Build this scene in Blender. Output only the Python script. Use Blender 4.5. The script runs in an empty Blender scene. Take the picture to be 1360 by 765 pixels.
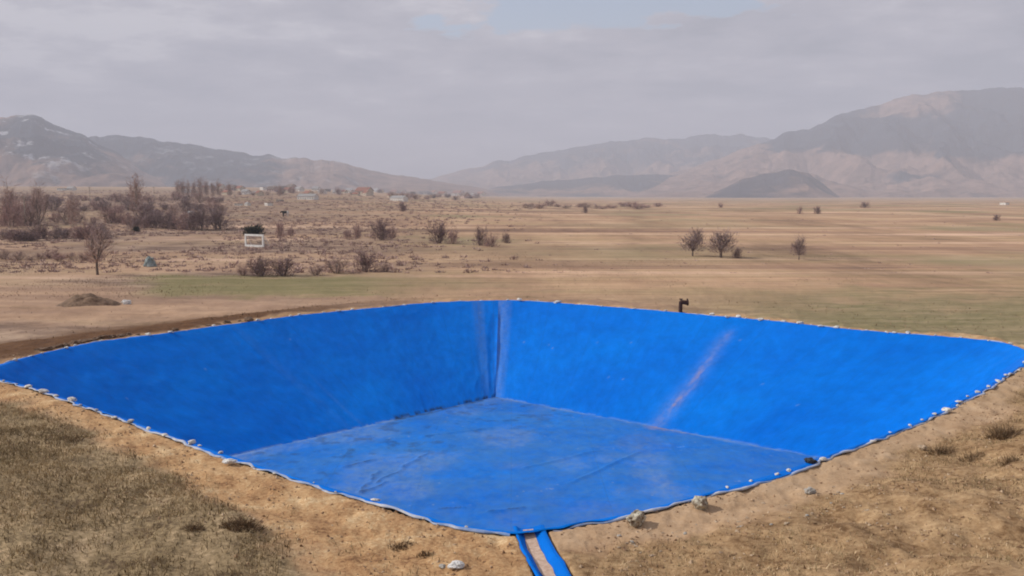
import bpy, bmesh, math, random
import numpy as np
from mathutils import Vector, Matrix, noise as mnoise

R = random.Random(7)
NR = np.random.RandomState(11)
sc = bpy.context.scene
COL = sc.collection

# ------------------------------------------------------------------ camera
F, HOR, EYE = 1150.0, 258.0, 8.0          # focal length in photo pixels, horizon row, eye height
PITCH = math.atan((382.5 - HOR) / F)
cam = bpy.data.cameras.new('camera')
cam.lens = 36.0 * F / 1360.0
cam.sensor_width = 36.0
cam.clip_start, cam.clip_end = 0.2, 60000
co = bpy.data.objects.new('camera', cam)
COL.objects.link(co)
co.location = (0, 0, EYE)
co.rotation_euler = (math.pi / 2 - PITCH, 0, 0)
sc.camera = co

def ray(px, py):
    x, y = (px - 680.0) / F, (382.5 - py) / F
    c, s = math.cos(PITCH), math.sin(PITCH)
    return np.array([x, c + s * y, -s + c * y])

def on_level(px, py, z=0.0):
    d = ray(px, py)
    t = (z - EYE) / d[2]
    return np.array([d[0] * t, d[1] * t, z])

# ------------------------------------------------------------------ noise
def _hash(ix, iy, seed):
    h = (ix.astype(np.int64) * 374761393 + iy.astype(np.int64) * 668265263 + seed * 1442695041) & 0x7fffffff
    h = ((h ^ (h >> 13)) * 1274126177) & 0x7fffffff
    return ((h ^ (h >> 16)) & 0xffff) / 65535.0

def vnoise(x, y, seed=0):
    x = np.asarray(x, float); y = np.asarray(y, float)
    ix, iy = np.floor(x), np.floor(y)
    fx, fy = x - ix, y - iy
    fx = fx * fx * (3 - 2 * fx); fy = fy * fy * (3 - 2 * fy)
    a, b = _hash(ix, iy, seed), _hash(ix + 1, iy, seed)
    c, d = _hash(ix, iy + 1, seed), _hash(ix + 1, iy + 1, seed)
    return (a + (b - a) * fx) * (1 - fy) + (c + (d - c) * fx) * fy

def fbm(x, y, seed=0, octv=4):
    s, a, t = 0.0, 0.5, 0.0
    for k in range(octv):
        s = s + a * vnoise(np.asarray(x) * 2 ** k, np.asarray(y) * 2 ** k, seed + k * 17)
        t += a; a *= 0.5
    return s / t

def sstep(a, b, x):
    t = np.clip((np.asarray(x, float) - a) / (b - a), 0, 1)
    return t * t * (3 - 2 * t)

# ------------------------------------------------------------------ pond outline (rim level z = 0)
RIM = {
 'far_left':  [(-26, 497), (0, 488), (50, 473), (130, 456), (200, 447), (300, 433), (400, 420), (500, 410), (580, 403), (662, 400)],
 'far_right': [(662, 400), (700, 401), (760, 405), (850, 412), (940, 420), (1020, 427), (1100, 436), (1180, 443), (1260, 449), (1330, 457), (1366, 470)],
 'near_right': [(1366, 470), (1352, 489), (1300, 520), (1240, 552), (1180, 577), (1110, 602), (1050, 624), (980, 645), (930, 659), (876, 674), (820, 687), (765, 697), (730, 703), (704, 707)],
 'near_left': [(704, 707), (676, 708), (640, 704), (600, 697), (550, 684), (500, 668), (440, 650), (380, 632), (320, 612), (260, 592), (180, 563), (100, 535), (40, 515), (0, 505), (-26, 497)],
}
SIDES = ['far_left', 'far_right', 'near_right', 'near_left']

def resample(pts, n):
    pts = np.asarray(pts, float)
    P = []
    m = len(pts)
    for i in range(m - 1):
        p0 = pts[max(i - 1, 0)]; p1 = pts[i]; p2 = pts[i + 1]; p3 = pts[min(i + 2, m - 1)]
        for t in np.linspace(0, 1, 24, endpoint=False):
            P.append(0.5 * ((2 * p1) + (-p0 + p2) * t + (2 * p0 - 5 * p1 + 4 * p2 - p3) * t * t + (-p0 + 3 * p1 - 3 * p2 + p3) * t ** 3))
    P.append(pts[-1]); P = np.array(P)
    L = np.concatenate([[0], np.cumsum(np.linalg.norm(np.diff(P, axis=0), axis=1))])
    s = np.linspace(0, L[-1], n)
    return np.stack([np.interp(s, L, P[:, k]) for k in range(P.shape[1])], 1), L[-1]

rim_curve, rim_len = {}, {}
for k in SIDES:
    rim_curve[k], rim_len[k] = resample([on_level(*p)[:2] for p in RIM[k]], 260)
OUT = np.concatenate([rim_curve[k][:-1] for k in SIDES])       # closed outline, 1036 points

DEPTH = 4.8
fF = on_level(658, 527, -DEPTH)[:2]
dL = on_level(310, 605, -DEPTH)[:2] - fF
dR = on_level(1075, 605, -DEPTH)[:2] - fF
fL = fF + dL * 1.13
fR = fF + dR * 1.12
fN = fL + fR - fF
FLOOR = {'far_left': (fL, fF), 'far_right': (fF, fR), 'near_right': (fR, fN), 'near_left': (fN, fL)}

def seg_dist(px, py, poly, closed=True):
    """unsigned distance to a polyline, coarse vectorised"""
    px = np.asarray(px, float).ravel(); py = np.asarray(py, float).ravel()
    best = np.full(px.shape, 1e9)
    n = len(poly)
    for i in range(n if closed else n - 1):
        ax, ay = poly[i]; bx, by = poly[(i + 1) % n]
        dx, dy = bx - ax, by - ay
        t = np.clip(((px - ax) * dx + (py - ay) * dy) / (dx * dx + dy * dy + 1e-12), 0, 1)
        d = (px - ax - t * dx) ** 2 + (py - ay - t * dy) ** 2
        np.minimum(best, d, out=best)
    return np.sqrt(best)

def inside(px, py, poly):
    px = np.asarray(px, float).ravel(); py = np.asarray(py, float).ravel()
    r = np.zeros(px.shape, bool)
    n = len(poly)
    for i in range(n):
        ax, ay = poly[i]; bx, by = poly[(i + 1) % n]
        c = ((ay > py) != (by > py))
        with np.errstate(divide='ignore', invalid='ignore'):
            xi = (bx - ax) * (py - ay) / (by - ay + 1e-15) + ax
        r ^= c & (px < xi)
    return r

OUTC = OUT[::4]
# signed distance to the rim, tabulated once
GX0, GX1, GY0, GY1, GS = -52.0, 52.0, -2.0, 90.0, 0.2
_gx, _gy = np.arange(GX0, GX1 + 0.01, GS), np.arange(GY0, GY1 + 0.01, GS)
_GX, _GY = np.meshgrid(_gx, _gy, indexing='ij')
_SD = seg_dist(_GX, _GY, OUTC)
_SD = np.where(inside(_GX, _GY, OUTC), -_SD, _SD).reshape(_GX.shape)
def rim_sd(x, y):
    x = np.asarray(x, float); y = np.asarray(y, float)
    u = np.clip((x - GX0) / GS, 0, len(_gx) - 1.001); v = np.clip((y - GY0) / GS, 0, len(_gy) - 1.001)
    i, j = u.astype(int), v.astype(int); fu, fv = u - i, v - j
    d = (_SD[i, j] * (1 - fu) + _SD[i + 1, j] * fu) * (1 - fv) + (_SD[i, j + 1] * (1 - fu) + _SD[i + 1, j + 1] * fu) * fv
    return d + np.hypot(x - (GX0 + u * GS), y - (GY0 + v * GS))

# inlet channel centre line, from the near corner towards the hill
CH = np.array([on_level(703, 700)[:2], on_level(716, 730)[:2], on_level(739, 772)[:2]])
CHd = CH[2] - CH[1]; CHd = CHd / np.linalg.norm(CHd)
CH = np.concatenate([CH, [CH[2] + CHd * 1.5 + np.array([0.05, 0]), CH[2] + CHd * 3.5 + np.array([0.15, 0])]])

def terrain(x, y, fine=True, cut=True):
    """ground height"""
    x = np.asarray(x, float); y = np.asarray(y, float)
    r = np.hypot(x, y)
    px = np.where(y > 1, 680 + F * x / np.maximum(y, 1), np.where(x > 0, 3000, -3000))
    wl = 1 - sstep(300, 760, px)
    reff = np.minimum(r, 2600)
    zfar = -2.0 + np.maximum(reff - 250, 0) * (0.0130 * wl - 0.0022 * (1 - wl))
    zfar = zfar + sstep(90, 400, r) * (fbm(x * 0.011, y * 0.011, 3, 3) - 0.5) * 1.6 * (1 - 0.6 * sstep(800, 2500, r))
    d = rim_sd(x, y)
    nearw = 1 - sstep(30, 46, y)
    far = zfar * sstep(2.5, 16, d)
    bank = np.minimum(0.13 * np.maximum(d - 1.6, 0) ** 1.12, 5.0)
    hill = np.clip(6.3 - 0.41 * r, 0, 6.3) * (d > 0)
    near = np.maximum(bank, hill) + 0.25 * np.minimum(bank, hill)
    near = np.minimum(near, np.clip(7.45 - 0.4435 * np.maximum(y, 0), 0.0, 6.3) + 0.12 * np.maximum(0, d - 1.6) * sstep(16, 22, y))
    z = far * (1 - nearw) + near * nearw
    if fine:
        amp = sstep(0.35, 2.4, d)
        z = z + nearw * sstep(1.5, 4.0, d) * sstep(2, 6, x) * ((fbm(x * 0.8, y * 0.8, 15, 4) - 0.5) * 0.5 + 0.10 * np.maximum(d - 2, 0))
        z = z + amp * (1 - sstep(60, 140, r)) * ((fbm(x * 0.45, y * 0.45, 5, 4) - 0.5) * 0.42 + (fbm(x * 2.3, y * 2.3, 6, 3) - 0.5) * 0.12)
        z = z + sstep(0.12, 0.4, d) * (1 - sstep(1.5, 2.5, d)) * (fbm(x * 3, y * 3, 9, 3) - 0.42) * 0.16
    if cut:
        pit = np.where(d < 0.12, -0.55 * sstep(0.12, -0.06, d) - np.maximum(-0.06 - d, 0) / 1.05, 0)
        pit = np.maximum(pit, -DEPTH - 0.6)
        z = np.where(d < 0.12, pit, z)
        m = (np.abs(x) < 4) & (y < 23) & (y > 10)
        if np.any(m):
            xf, yf = x[m] if x.ndim else x, y[m] if y.ndim else y
            cd = seg_dist(xf, yf, CH, closed=False)
            zz = z[m] - 0.45 * (1 - sstep(0.30, 0.42, cd)).reshape(np.shape(z[m]))
            z = np.array(z); z[m] = zz
    return z

def T(x, y, **k):
    return float(terrain(np.array([x]), np.array([y]), **k)[0])

_S = np.concatenate([np.arange(8, 130, 0.25), np.geomspace(130, 4000, 900)])
def ground_at(px, py):
    """the point of the ground seen at a photo pixel"""
    d = ray(px, py)
    t = _S / math.hypot(d[0], d[1])
    X, Y, Z = d[0] * t, d[1] * t, EYE + d[2] * t
    h = terrain(X, Y, cut=False)
    hit = np.nonzero(Z <= h)[0]
    i = hit[0] if len(hit) else len(t) - 1
    if i > 0 and len(hit):
        a, b = Z[i - 1] - h[i - 1], h[i] - Z[i]
        f = a / max(a + b, 1e-9)
        x, y = X[i - 1] + f * (X[i] - X[i - 1]), Y[i - 1] + f * (Y[i] - Y[i - 1])
    else:
        x, y = X[i], Y[i]
    return Vector((x, y, T(x, y, cut=False)))

def px_size(p, n):
    """metres covered by n photo pixels at point p"""
    return n * p[1] / F

# ------------------------------------------------------------------ materials
def newmat(name):
    m = bpy.data.materials.new(name); m.use_nodes = True
    nt = m.node_tree
    b = nt.nodes['Principled BSDF']
    return m, nt, b
def N(nt, typ, **kw):
    n = nt.nodes.new(typ)
    for k, v in kw.items():
        if k in n.inputs.keys(): n.inputs[k].default_value = v
        else: setattr(n, k, v)
    return n
def ln(nt, a, b): nt.links.new(a, b)
def noise_node(nt, vec, scale, detail=6, rough=0.6):
    n = N(nt, 'ShaderNodeTexNoise'); n.inputs['Scale'].default_value = scale
    n.inputs['Detail'].default_value = detail; n.inputs['Roughness'].default_value = rough
    if vec is not None: ln(nt, vec, n.inputs['Vector'])
    return n.outputs['Fac']
def ramp(nt, fac, stops):
    r = N(nt, 'ShaderNodeValToRGB')
    e = r.color_ramp.elements
    while len(e) > 1: e.remove(e[-1])
    e[0].position = stops[0][0]; e[0].color = (*stops[0][1], 1)
    for p, c in stops[1:]:
        q = e.new(p); q.color = (*c, 1)
    ln(nt, fac, r.inputs['Fac'])
    return r.outputs['Color']
def mixc(nt, fac, a, b, mode='MIX'):
    m = N(nt, 'ShaderNodeMix'); m.data_type = 'RGBA'; m.blend_type = mode
    for s, v in ((m.inputs['Factor'], fac), (m.inputs['A'], a), (m.inputs['B'], b)):
        pass
    def put(sock, v):
        if isinstance(v, bpy.types.NodeSocket): ln(nt, v, sock)
        elif isinstance(v, (int, float)): sock.default_value = v
        else: sock.default_value = (*v, 1)
    put(m.inputs[0], fac); put(m.inputs[6], a); put(m.inputs[7], b)
    return m.outputs[2]
def math_node(nt, op, a, b=0.0, clamp=False):
    m = N(nt, 'ShaderNodeMath'); m.operation = op; m.use_clamp = clamp
    for i, v in enumerate((a, b)):
        if isinstance(v, bpy.types.NodeSocket): ln(nt, v, m.inputs[i])
        else: m.inputs[i].default_value = v
    return m.outputs[0]
def mapping(nt, vec, scale=(1, 1, 1), rot=(0, 0, 0)):
    m = N(nt, 'ShaderNodeMapping'); m.inputs['Scale'].default_value = scale; m.inputs['Rotation'].default_value = rot
    ln(nt, vec, m.inputs['Vector'])
    return m.outputs['Vector']
def attr(nt, name):
    a = N(nt, 'ShaderNodeAttribute'); a.attribute_name = name
    return a.outputs
def bump(nt, b, h, strength, dist):
    n = N(nt, 'ShaderNodeBump'); n.inputs['Strength'].default_value = strength; n.inputs['Distance'].default_value = dist
    ln(nt, h, n.inputs['Height']); ln(nt, n.outputs['Normal'], b.inputs['Normal'])

def ground_mat():
    m, nt, b = newmat('ground_earth')
    pos = N(nt, 'ShaderNodeNewGeometry').outputs['Position']
    A = attr(nt, 'mask')
    sep = N(nt, 'ShaderNodeSeparateColor'); ln(nt, A['Color'], sep.inputs[0])
    soil, grass, green = sep.outputs[0], sep.outputs[1], sep.outputs[2]
    # wide plain: dry grass land with strips of fields
    strip = noise_node(nt, mapping(nt, pos, (0.004, 0.035, 0.0), (0, 0, 0.03)), 1.0, 7, 0.62)
    c = ramp(nt, strip, [(0.34, (0.247, 0.152, 0.104)), (0.43, (0.393, 0.250, 0.165)), (0.49, (0.503, 0.323, 0.204)), (0.53, (0.393, 0.270, 0.157)), (0.57, (0.525, 0.342, 0.225)), (0.64, (0.684, 0.466, 0.331))])
    tone = noise_node(nt, mapping(nt, pos, (0.0035, 0.010, 0.0), (0, 0, -0.05)), 1.0, 4, 0.55)
    c = mixc(nt, ramp(nt, tone, [(0.50, (0, 0, 0)), (0.60, (0.5, 0.5, 0.5))]), c, (0.25, 0.205, 0.115))
    tone2 = noise_node(nt, mapping(nt, pos, (0.002, 0.006, 0.0), (0, 0, 0.1)), 1.0, 5, 0.6)
    c = mixc(nt, ramp(nt, tone2, [(0.55, (0, 0, 0)), (0.66, (0.6, 0.6, 0.6))]), c, (0.34, 0.21, 0.15))
    furrow = noise_node(nt, mapping(nt, pos, (0.02, 0.55, 0.0), (0, 0, 0.03)), 1.0, 5, 0.65)
    c = mixc(nt, 1.0, c, ramp(nt, furrow, [(0.36, (0.84, 0.83, 0.81)), (0.5, (1.0, 1.0, 1.0)), (0.64, (1.08, 1.08, 1.07))]), 'MULTIPLY')
    mot = noise_node(nt, mapping(nt, pos, (0.03, 0.0085, 0), (0, 0, 0.25)), 1.0, 9, 0.72)
    c = mixc(nt, 1.0, c, ramp(nt, mot, [(0.38, (0.64, 0.63, 0.64)), (0.46, (0.88, 0.86, 0.87)), (0.53, (1.0, 1.0, 1.0)), (0.62, (1.12, 1.15, 1.19))]), 'MULTIPLY')
    gpn = noise_node(nt, mapping(nt, pos, (0.011, 0.0075, 0), (0, 0, -0.2)), 1.0, 6, 0.6)
    c = mixc(nt, ramp(nt, gpn, [(0.53, (0, 0, 0)), (0.62, (0.62, 0.62, 0.62))]), c, (0.215, 0.195, 0.105))
    # dark scrubby patches
    patch = noise_node(nt, mapping(nt, pos, (0.05, 0.12, 0)), 1.0, 6, 0.7)
    c = mixc(nt, ramp(nt, patch, [(0.55, (0, 0, 0)), (0.67, (0.55, 0.55, 0.55))]), c, (0.20, 0.135, 0.10))
    A3 = attr(nt, 'mask3')
    sep3 = N(nt, 'ShaderNodeSeparateColor'); ln(nt, A3['Color'], sep3.inputs[0])
    rn = noise_node(nt, mapping(nt, pos, (0.10, 0.22, 0)), 1.0, 8, 0.72)
    rc = ramp(nt, rn, [(0.38, (0.122, 0.078, 0.059)), (0.47, (0.224, 0.151, 0.111)), (0.55, (0.299, 0.206, 0.148)), (0.63, (0.411, 0.294, 0.210))])
    c = mixc(nt, sep3.outputs[0], c, rc)
    on = noise_node(nt, mapping(nt, pos, (0.12, 0.7, 0)), 1.0, 7, 0.68)
    oc = ramp(nt, on, [(0.38, (0.134, 0.131, 0.063)), (0.5, (0.193, 0.176, 0.090)), (0.62, (0.286, 0.234, 0.140))])
    c = mixc(nt, sep3.outputs[1], c, oc)
    # green winter wheat
    gn = noise_node(nt, mapping(nt, pos, (0.08, 0.5, 0)), 1.0, 6, 0.65)
    gc = ramp(nt, gn, [(0.35, (0.163, 0.149, 0.063)), (0.55, (0.213, 0.187, 0.086)), (0.7, (0.325, 0.231, 0.138))])
    c = mixc(nt, math_node(nt, 'MULTIPLY', green, 0.85), c, gc)
    # turf by the pond
    g1 = noise_node(nt, pos, 0.55, 7, 0.68)
    g2 = noise_node(nt, pos, 7.0, 6, 0.75)
    gg = math_node(nt, 'ADD', math_node(nt, 'MULTIPLY', g1, 0.5), math_node(nt, 'MULTIPLY', g2, 0.5))
    tc = ramp(nt, gg, [(0.40, (0.124, 0.084, 0.051)), (0.47, (0.248, 0.183, 0.103)), (0.53, (0.336, 0.245, 0.143)), (0.60, (0.525, 0.387, 0.241))])
    c = mixc(nt, grass, c, tc)
    # bare excavated soil
    s1 = noise_node(nt, pos, 0.8, 8, 0.7)
    s2 = noise_node(nt, pos, 11.0, 7, 0.75)
    ss = math_node(nt, 'ADD', math_node(nt, 'MULTIPLY', s1, 0.55), math_node(nt, 'MULTIPLY', s2, 0.45))
    so = ramp(nt, ss, [(0.39, (0.203, 0.105, 0.053)), (0.46, (0.392, 0.225, 0.109)), (0.53, (0.499, 0.315, 0.163)), (0.61, (0.661, 0.495, 0.295))])
    c = mixc(nt, soil, c, so)
    A2 = attr(nt, 'mask2')
    sep2 = N(nt, 'ShaderNodeSeparateColor'); ln(nt, A2['Color'], sep2.inputs[0])
    # trodden path along the near right rim, pale and dusty ; dry stubble bank below it ; brown ploughed earth on the left
    pc = ramp(nt, ss, [(0.36, (0.335, 0.213, 0.124)), (0.5, (0.453, 0.309, 0.191)), (0.62, (0.531, 0.386, 0.258))])
    c = mixc(nt, sep2.outputs[0], c, pc)
    bn = noise_node(nt, pos, 1.3, 8, 0.72)
    bs = math_node(nt, 'ADD', math_node(nt, 'MULTIPLY', bn, 0.6), math_node(nt, 'MULTIPLY', g2, 0.4))
    bc = ramp(nt, bs, [(0.40, (0.161, 0.091, 0.044)), (0.47, (0.288, 0.182, 0.096)), (0.53, (0.357, 0.233, 0.126)), (0.61, (0.479, 0.328, 0.186))])
    c = mixc(nt, sep2.outputs[1], c, bc)
    ec = ramp(nt, bs, [(0.36, (0.059, 0.027, 0.013)), (0.48, (0.110, 0.053, 0.025)), (0.62, (0.150, 0.077, 0.037))])
    c = mixc(nt, sep2.outputs[2], c, ec)
    ln(nt, c, b.inputs['Base Color'])
    b.inputs['Roughness'].default_value = 0.95
    b.inputs['Specular IOR Level'].default_value = 0.1
    bh = math_node(nt, 'ADD', math_node(nt, 'MULTIPLY', g2, 0.5), noise_node(nt, pos, 2.2, 6, 0.7))
    bump(nt, b, bh, 0.6, 0.10)
    return m

def liner_mat(name, base, dust_all, rough=0.42):
    m, nt, b = newmat(name)
    uv = N(nt, 'ShaderNodeUVMap').outputs['UV']
    A = attr(nt, 'dirt_tone')
    sep = N(nt, 'ShaderNodeSeparateColor'); ln(nt, A['Color'], sep.inputs[0])
    folds = noise_node(nt, mapping(nt, uv, (0.8, 0.7, 1), (0, 0, 0.6)), 1.0, 6, 0.62)
    fine = noise_node(nt, mapping(nt, uv, (3.0, 2.2, 1)), 1.0, 7, 0.7)
    big = noise_node(nt, mapping(nt, uv, (0.10, 0.16, 1)), 1.0, 4, 0.55)
    c = mixc(nt, ramp(nt, big, [(0.35, (0, 0, 0)), (0.65, (1, 1, 1))]), base, tuple(v * f for v, f in zip(base, (1.0, 1.25, 1.12))))
    mot = noise_node(nt, mapping(nt, uv, (1.1, 0.9, 1)), 1.0, 9, 0.75)
    c = mixc(nt, 1.0, c, ramp(nt, mot, [(0.36, (0.84, 0.84, 0.84)), (0.64, (1.1, 1.1, 1.1))]), 'MULTIPLY')
    # welded seams between sheets
    sx = N(nt, 'ShaderNodeSeparateXYZ'); ln(nt, uv, sx.inputs[0])
    wob = math_node(nt, 'ADD', sx.outputs[0], math_node(nt, 'MULTIPLY', fine, 0.12))
    fr = math_node(nt, 'FRACT', math_node(nt, 'DIVIDE', wob, 4.1))
    seam = math_node(nt, 'LESS_THAN', fr, 0.012)
    c = mixc(nt, math_node(nt, 'MULTIPLY', seam, 0.35), c, (0.01, 0.10, 0.36))
    # dust film
    dn = noise_node(nt, mapping(nt, uv, (0.35, 0.5, 1)), 1.0, 8, 0.7)
    film = ramp(nt, math_node(nt, 'ADD', math_node(nt, 'MULTIPLY', dn, 0.6), math_node(nt, 'MULTIPLY', fine, 0.4)), [(0.36, (0, 0, 0)), (0.68, (1, 1, 1))])
    c = mixc(nt, math_node(nt, 'MULTIPLY', film, dust_all), c, (0.082, 0.205, 0.345))
    # pale dried mud and streaks, pinkish soil where it ran down, dark mud and darker tone
    brk = ramp(nt, fine, [(0.35, (0.25, 0.25, 0.25)), (0.6, (1, 1, 1))])
    c = mixc(nt, math_node(nt, 'MULTIPLY', sep.outputs[0], brk), c, (0.30, 0.38, 0.50))
    c = mixc(nt, math_node(nt, 'MULTIPLY', sep.outputs[1], brk), c, (0.40, 0.26, 0.20))
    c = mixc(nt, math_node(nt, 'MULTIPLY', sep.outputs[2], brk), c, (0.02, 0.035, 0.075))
    ln(nt, c, b.inputs['Base Color'])
    b.inputs['Roughness'].default_value = rough
    b.inputs['Specular IOR Level'].default_value = 0.03
    h = math_node(nt, 'ADD', folds, math_node(nt, 'MULTIPLY', fine, 0.35))
    bump(nt, b, h, 0.3, 0.06)
    return m

def simple_mat(name, c1, c2, scale=4.0, rough=0.85, bstr=0.4, bdist=0.03, coord='Object', spec=0.25, lo=0.38, hi=0.62):
    m, nt, b = newmat(name)
    v = N(nt, 'ShaderNodeTexCoord').outputs[coord]
    n = noise_node(nt, v, scale, 7, 0.68)
    ln(nt, ramp(nt, n, [(lo, c1), (hi, c2)]), b.inputs['Base Color'])
    b.inputs['Roughness'].default_value = rough
    b.inputs['Specular IOR Level'].default_value = spec
    if bstr: bump(nt, b, n, bstr, bdist)
    return m

def blade_mat(name, stops):
    """colour picked per blade through a corner attribute"""
    m, nt, b = newmat(name)
    A = attr(nt, 'tone')
    ln(nt, ramp(nt, A['Fac'], stops), b.inputs['Base Color'])
    b.inputs['Roughness'].default_value = 0.9
    b.inputs['Specular IOR Level'].default_value = 0.1
    return m

M = {}
M['ground'] = ground_mat()
BLUE = (0.0005, 0.135, 0.60)
M['liner'] = liner_mat('blue_liner_sheet', BLUE, 0.0, 0.6)
M['liner_floor'] = liner_mat('dusty_blue_liner_floor', BLUE, 0.62, 0.38)
M['hem'] = simple_mat('pale_liner_hem', (0.16, 0.26, 0.50), (0.50, 0.50, 0.52), 1.5, 0.6)
M['silt'] = simple_mat('pinkish_silt', (0.40, 0.27, 0.20), (0.56, 0.42, 0.33), 8)
M['stone'] = simple_mat('pale_stone', (0.36, 0.33, 0.28), (0.74, 0.72, 0.68), 5, bdist=0.02)
M['stone_grey'] = simple_mat('grey_stone', (0.24, 0.22, 0.20), (0.42, 0.40, 0.36), 9, bdist=0.02)
M['stone_tan'] = simple_mat('tan_stone', (0.30, 0.22, 0.15), (0.50, 0.39, 0.28), 9, bdist=0.02)
M['boulder'] = simple_mat('weathered_boulder', (0.17, 0.12, 0.08), (0.50, 0.47, 0.38), 3.0, bdist=0.06, lo=0.42, hi=0.56)
M['clod'] = simple_mat('dark_red_earth', (0.10, 0.06, 0.038), (0.23, 0.145, 0.09), 3, bdist=0.10)
M['white_plastic'] = simple_mat('white_plastic_film', (0.46, 0.45, 0.43), (0.76, 0.75, 0.74), 5, 0.5)
M['black_plastic'] = simple_mat('black_plastic_film', (0.012, 0.012, 0.014), (0.03, 0.03, 0.035), 6, 0.4)
M['rust'] = simple_mat('dark_rusty_metal', (0.035, 0.018, 0.014), (0.08, 0.035, 0.025), 14, 0.6)
M['white_paint'] = simple_mat('white_paint', (0.66, 0.66, 0.64), (0.80, 0.80, 0.78), 3, 0.5, 0.1)
M['net'] = simple_mat('grey_net', (0.30, 0.29, 0.27), (0.42, 0.40, 0.37), 6, 0.9)
M['teal'] = simple_mat('faded_teal_tarpaulin', (0.17, 0.22, 0.225), (0.32, 0.35, 0.34), 1.5, 0.8)
M['bark'] = simple_mat('grey_brown_bark', (0.12, 0.09, 0.075), (0.20, 0.155, 0.13), 6)
M['bark_pale'] = simple_mat('pale_bark', (0.28, 0.24, 0.20), (0.42, 0.37, 0.31), 6)
M['twig'] = blade_mat('brown_twigs', [(0, (0.205, 0.134, 0.127)), (0.5, (0.342, 0.220, 0.204)), (1, (0.513, 0.343, 0.307))])
M['twig_dark'] = blade_mat('dark_twigs', [(0, (0.129, 0.085, 0.089)), (0.5, (0.223, 0.147, 0.150)), (1, (0.342, 0.237, 0.221))])
M['twig_red'] = blade_mat('reddish_twigs', [(0, (0.173, 0.119, 0.119)), (0.5, (0.265, 0.192, 0.190)), (1, (0.370, 0.296, 0.281))])
M['twig_grey'] = blade_mat('grey_twigs', [(0, (0.223, 0.159, 0.145)), (0.5, (0.376, 0.265, 0.236)), (1, (0.564, 0.408, 0.347))])
M['evergreen'] = blade_mat('dark_evergreen', [(0, (0.016, 0.022, 0.018)), (0.5, (0.03, 0.04, 0.03)), (1, (0.055, 0.065, 0.045))])
M['straw'] = blade_mat('dry_grass', [(0, (0.133, 0.092, 0.054)), (0.35, (0.267, 0.202, 0.105)), (0.7, (0.408, 0.298, 0.169)), (1, (0.659, 0.506, 0.323))])
M['crumb'] = blade_mat('soil_crumb', [(0, (0.16, 0.095, 0.055)), (0.5, (0.34, 0.22, 0.135)), (1, (0.52, 0.40, 0.28))])
M['weed'] = blade_mat('dead_weeds', [(0, (0.070, 0.045, 0.026)), (0.5, (0.168, 0.108, 0.062)), (1, (0.336, 0.230, 0.137))])
M['wall_white'] = simple_mat('whitewashed_wall', (0.62, 0.60, 0.56), (0.80, 0.78, 0.74), 0.5, 0.9, 0.1)
M['wall_cream'] = simple_mat('cream_wall', (0.50, 0.43, 0.32), (0.64, 0.56, 0.44), 0.5, 0.9, 0.1)
M['wall_pink'] = simple_mat('pinkish_wall', (0.44, 0.31, 0.27), (0.56, 0.42, 0.37), 0.5, 0.9, 0.1)
M['wall_stone'] = simple_mat('grey_block_wall', (0.24, 0.21, 0.19), (0.36, 0.32, 0.29), 0.8, 0.9, 0.1)
M['roof_red'] = simple_mat('red_tile_roof', (0.19, 0.075, 0.05), (0.29, 0.13, 0.09), 1.2, 0.85, 0.1)
M['roof_grey'] = simple_mat('grey_sheet_roof', (0.20, 0.19, 0.19), (0.33, 0.32, 0.31), 1.2, 0.6, 0.1)
M['roof_brown'] = simple_mat('brown_roof', (0.11, 0.08, 0.065), (0.18, 0.135, 0.11), 1.2, 0.85, 0.1)
M['glass'] = simple_mat('dark_window', (0.02, 0.024, 0.03), (0.05, 0.055, 0.065), 2, 0.2, 0, spec=0.5)
M['door'] = simple_mat('brown_door', (0.07, 0.045, 0.03), (0.12, 0.08, 0.055), 3, 0.7)
M['cow_black'] = simple_mat('black_hide', (0.012, 0.011, 0.010), (0.03, 0.027, 0.025), 3, 0.8)
M['cow_white'] = simple_mat('white_hide', (0.60, 0.58, 0.54), (0.75, 0.73, 0.69), 3, 0.85)
M['cable'] = simple_mat('black_cable', (0.02, 0.02, 0.02), (0.04, 0.04, 0.04), 3, 0.6, 0)

def hill_mat(name, bare, forest, snow=0.0, lo=0.34, hi=0.66, fs=0.0022):
    m, nt, b = newmat(name)
    pos = N(nt, 'ShaderNodeNewGeometry').outputs['Position']
    A = attr(nt, 'cover')
    sep = N(nt, 'ShaderNodeSeparateColor'); ln(nt, A['Color'], sep.inputs[0])
    n = noise_node(nt, pos, fs, 9, 0.66)
    n2 = noise_node(nt, pos, 0.009, 9, 0.75)
    bc = ramp(nt, n2, [(0.38, tuple(v * 0.55 for v in bare)), (0.5, tuple(v * 0.95 for v in bare)), (0.62, tuple(v * 1.3 for v in bare))])
    fc = ramp(nt, n2, [(0.35, tuple(v * 0.65 for v in forest)), (0.65, tuple(v * 1.5 for v in forest))])
    w = math_node(nt, 'ADD', sep.outputs[0], math_node(nt, 'MULTIPLY', math_node(nt, 'SUBTRACT', n, 0.5), 2.6))
    c = mixc(nt, ramp(nt, w, [(lo, (0, 0, 0)), (hi, (1, 1, 1))]), bc, fc)
    if snow:
        sn = noise_node(nt, mapping(nt, pos, (1, 1, 1.8)), 0.0055, 8, 0.7)
        sw = math_node(nt, 'MULTIPLY', sep.outputs[1], ramp(nt, sn, [(0.56, (0, 0, 0)), (0.62, (1, 1, 1))]))
        c = mixc(nt, math_node(nt, 'MULTIPLY', sw, snow), c, (0.80, 0.80, 0.82))
    ln(nt, c, b.inputs['Base Color'])
    b.inputs['Roughness'].default_value = 1.0
    b.inputs['Specular IOR Level'].default_value = 0.0
    bump(nt, b, n2, 0.9, 28)
    return m

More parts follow.
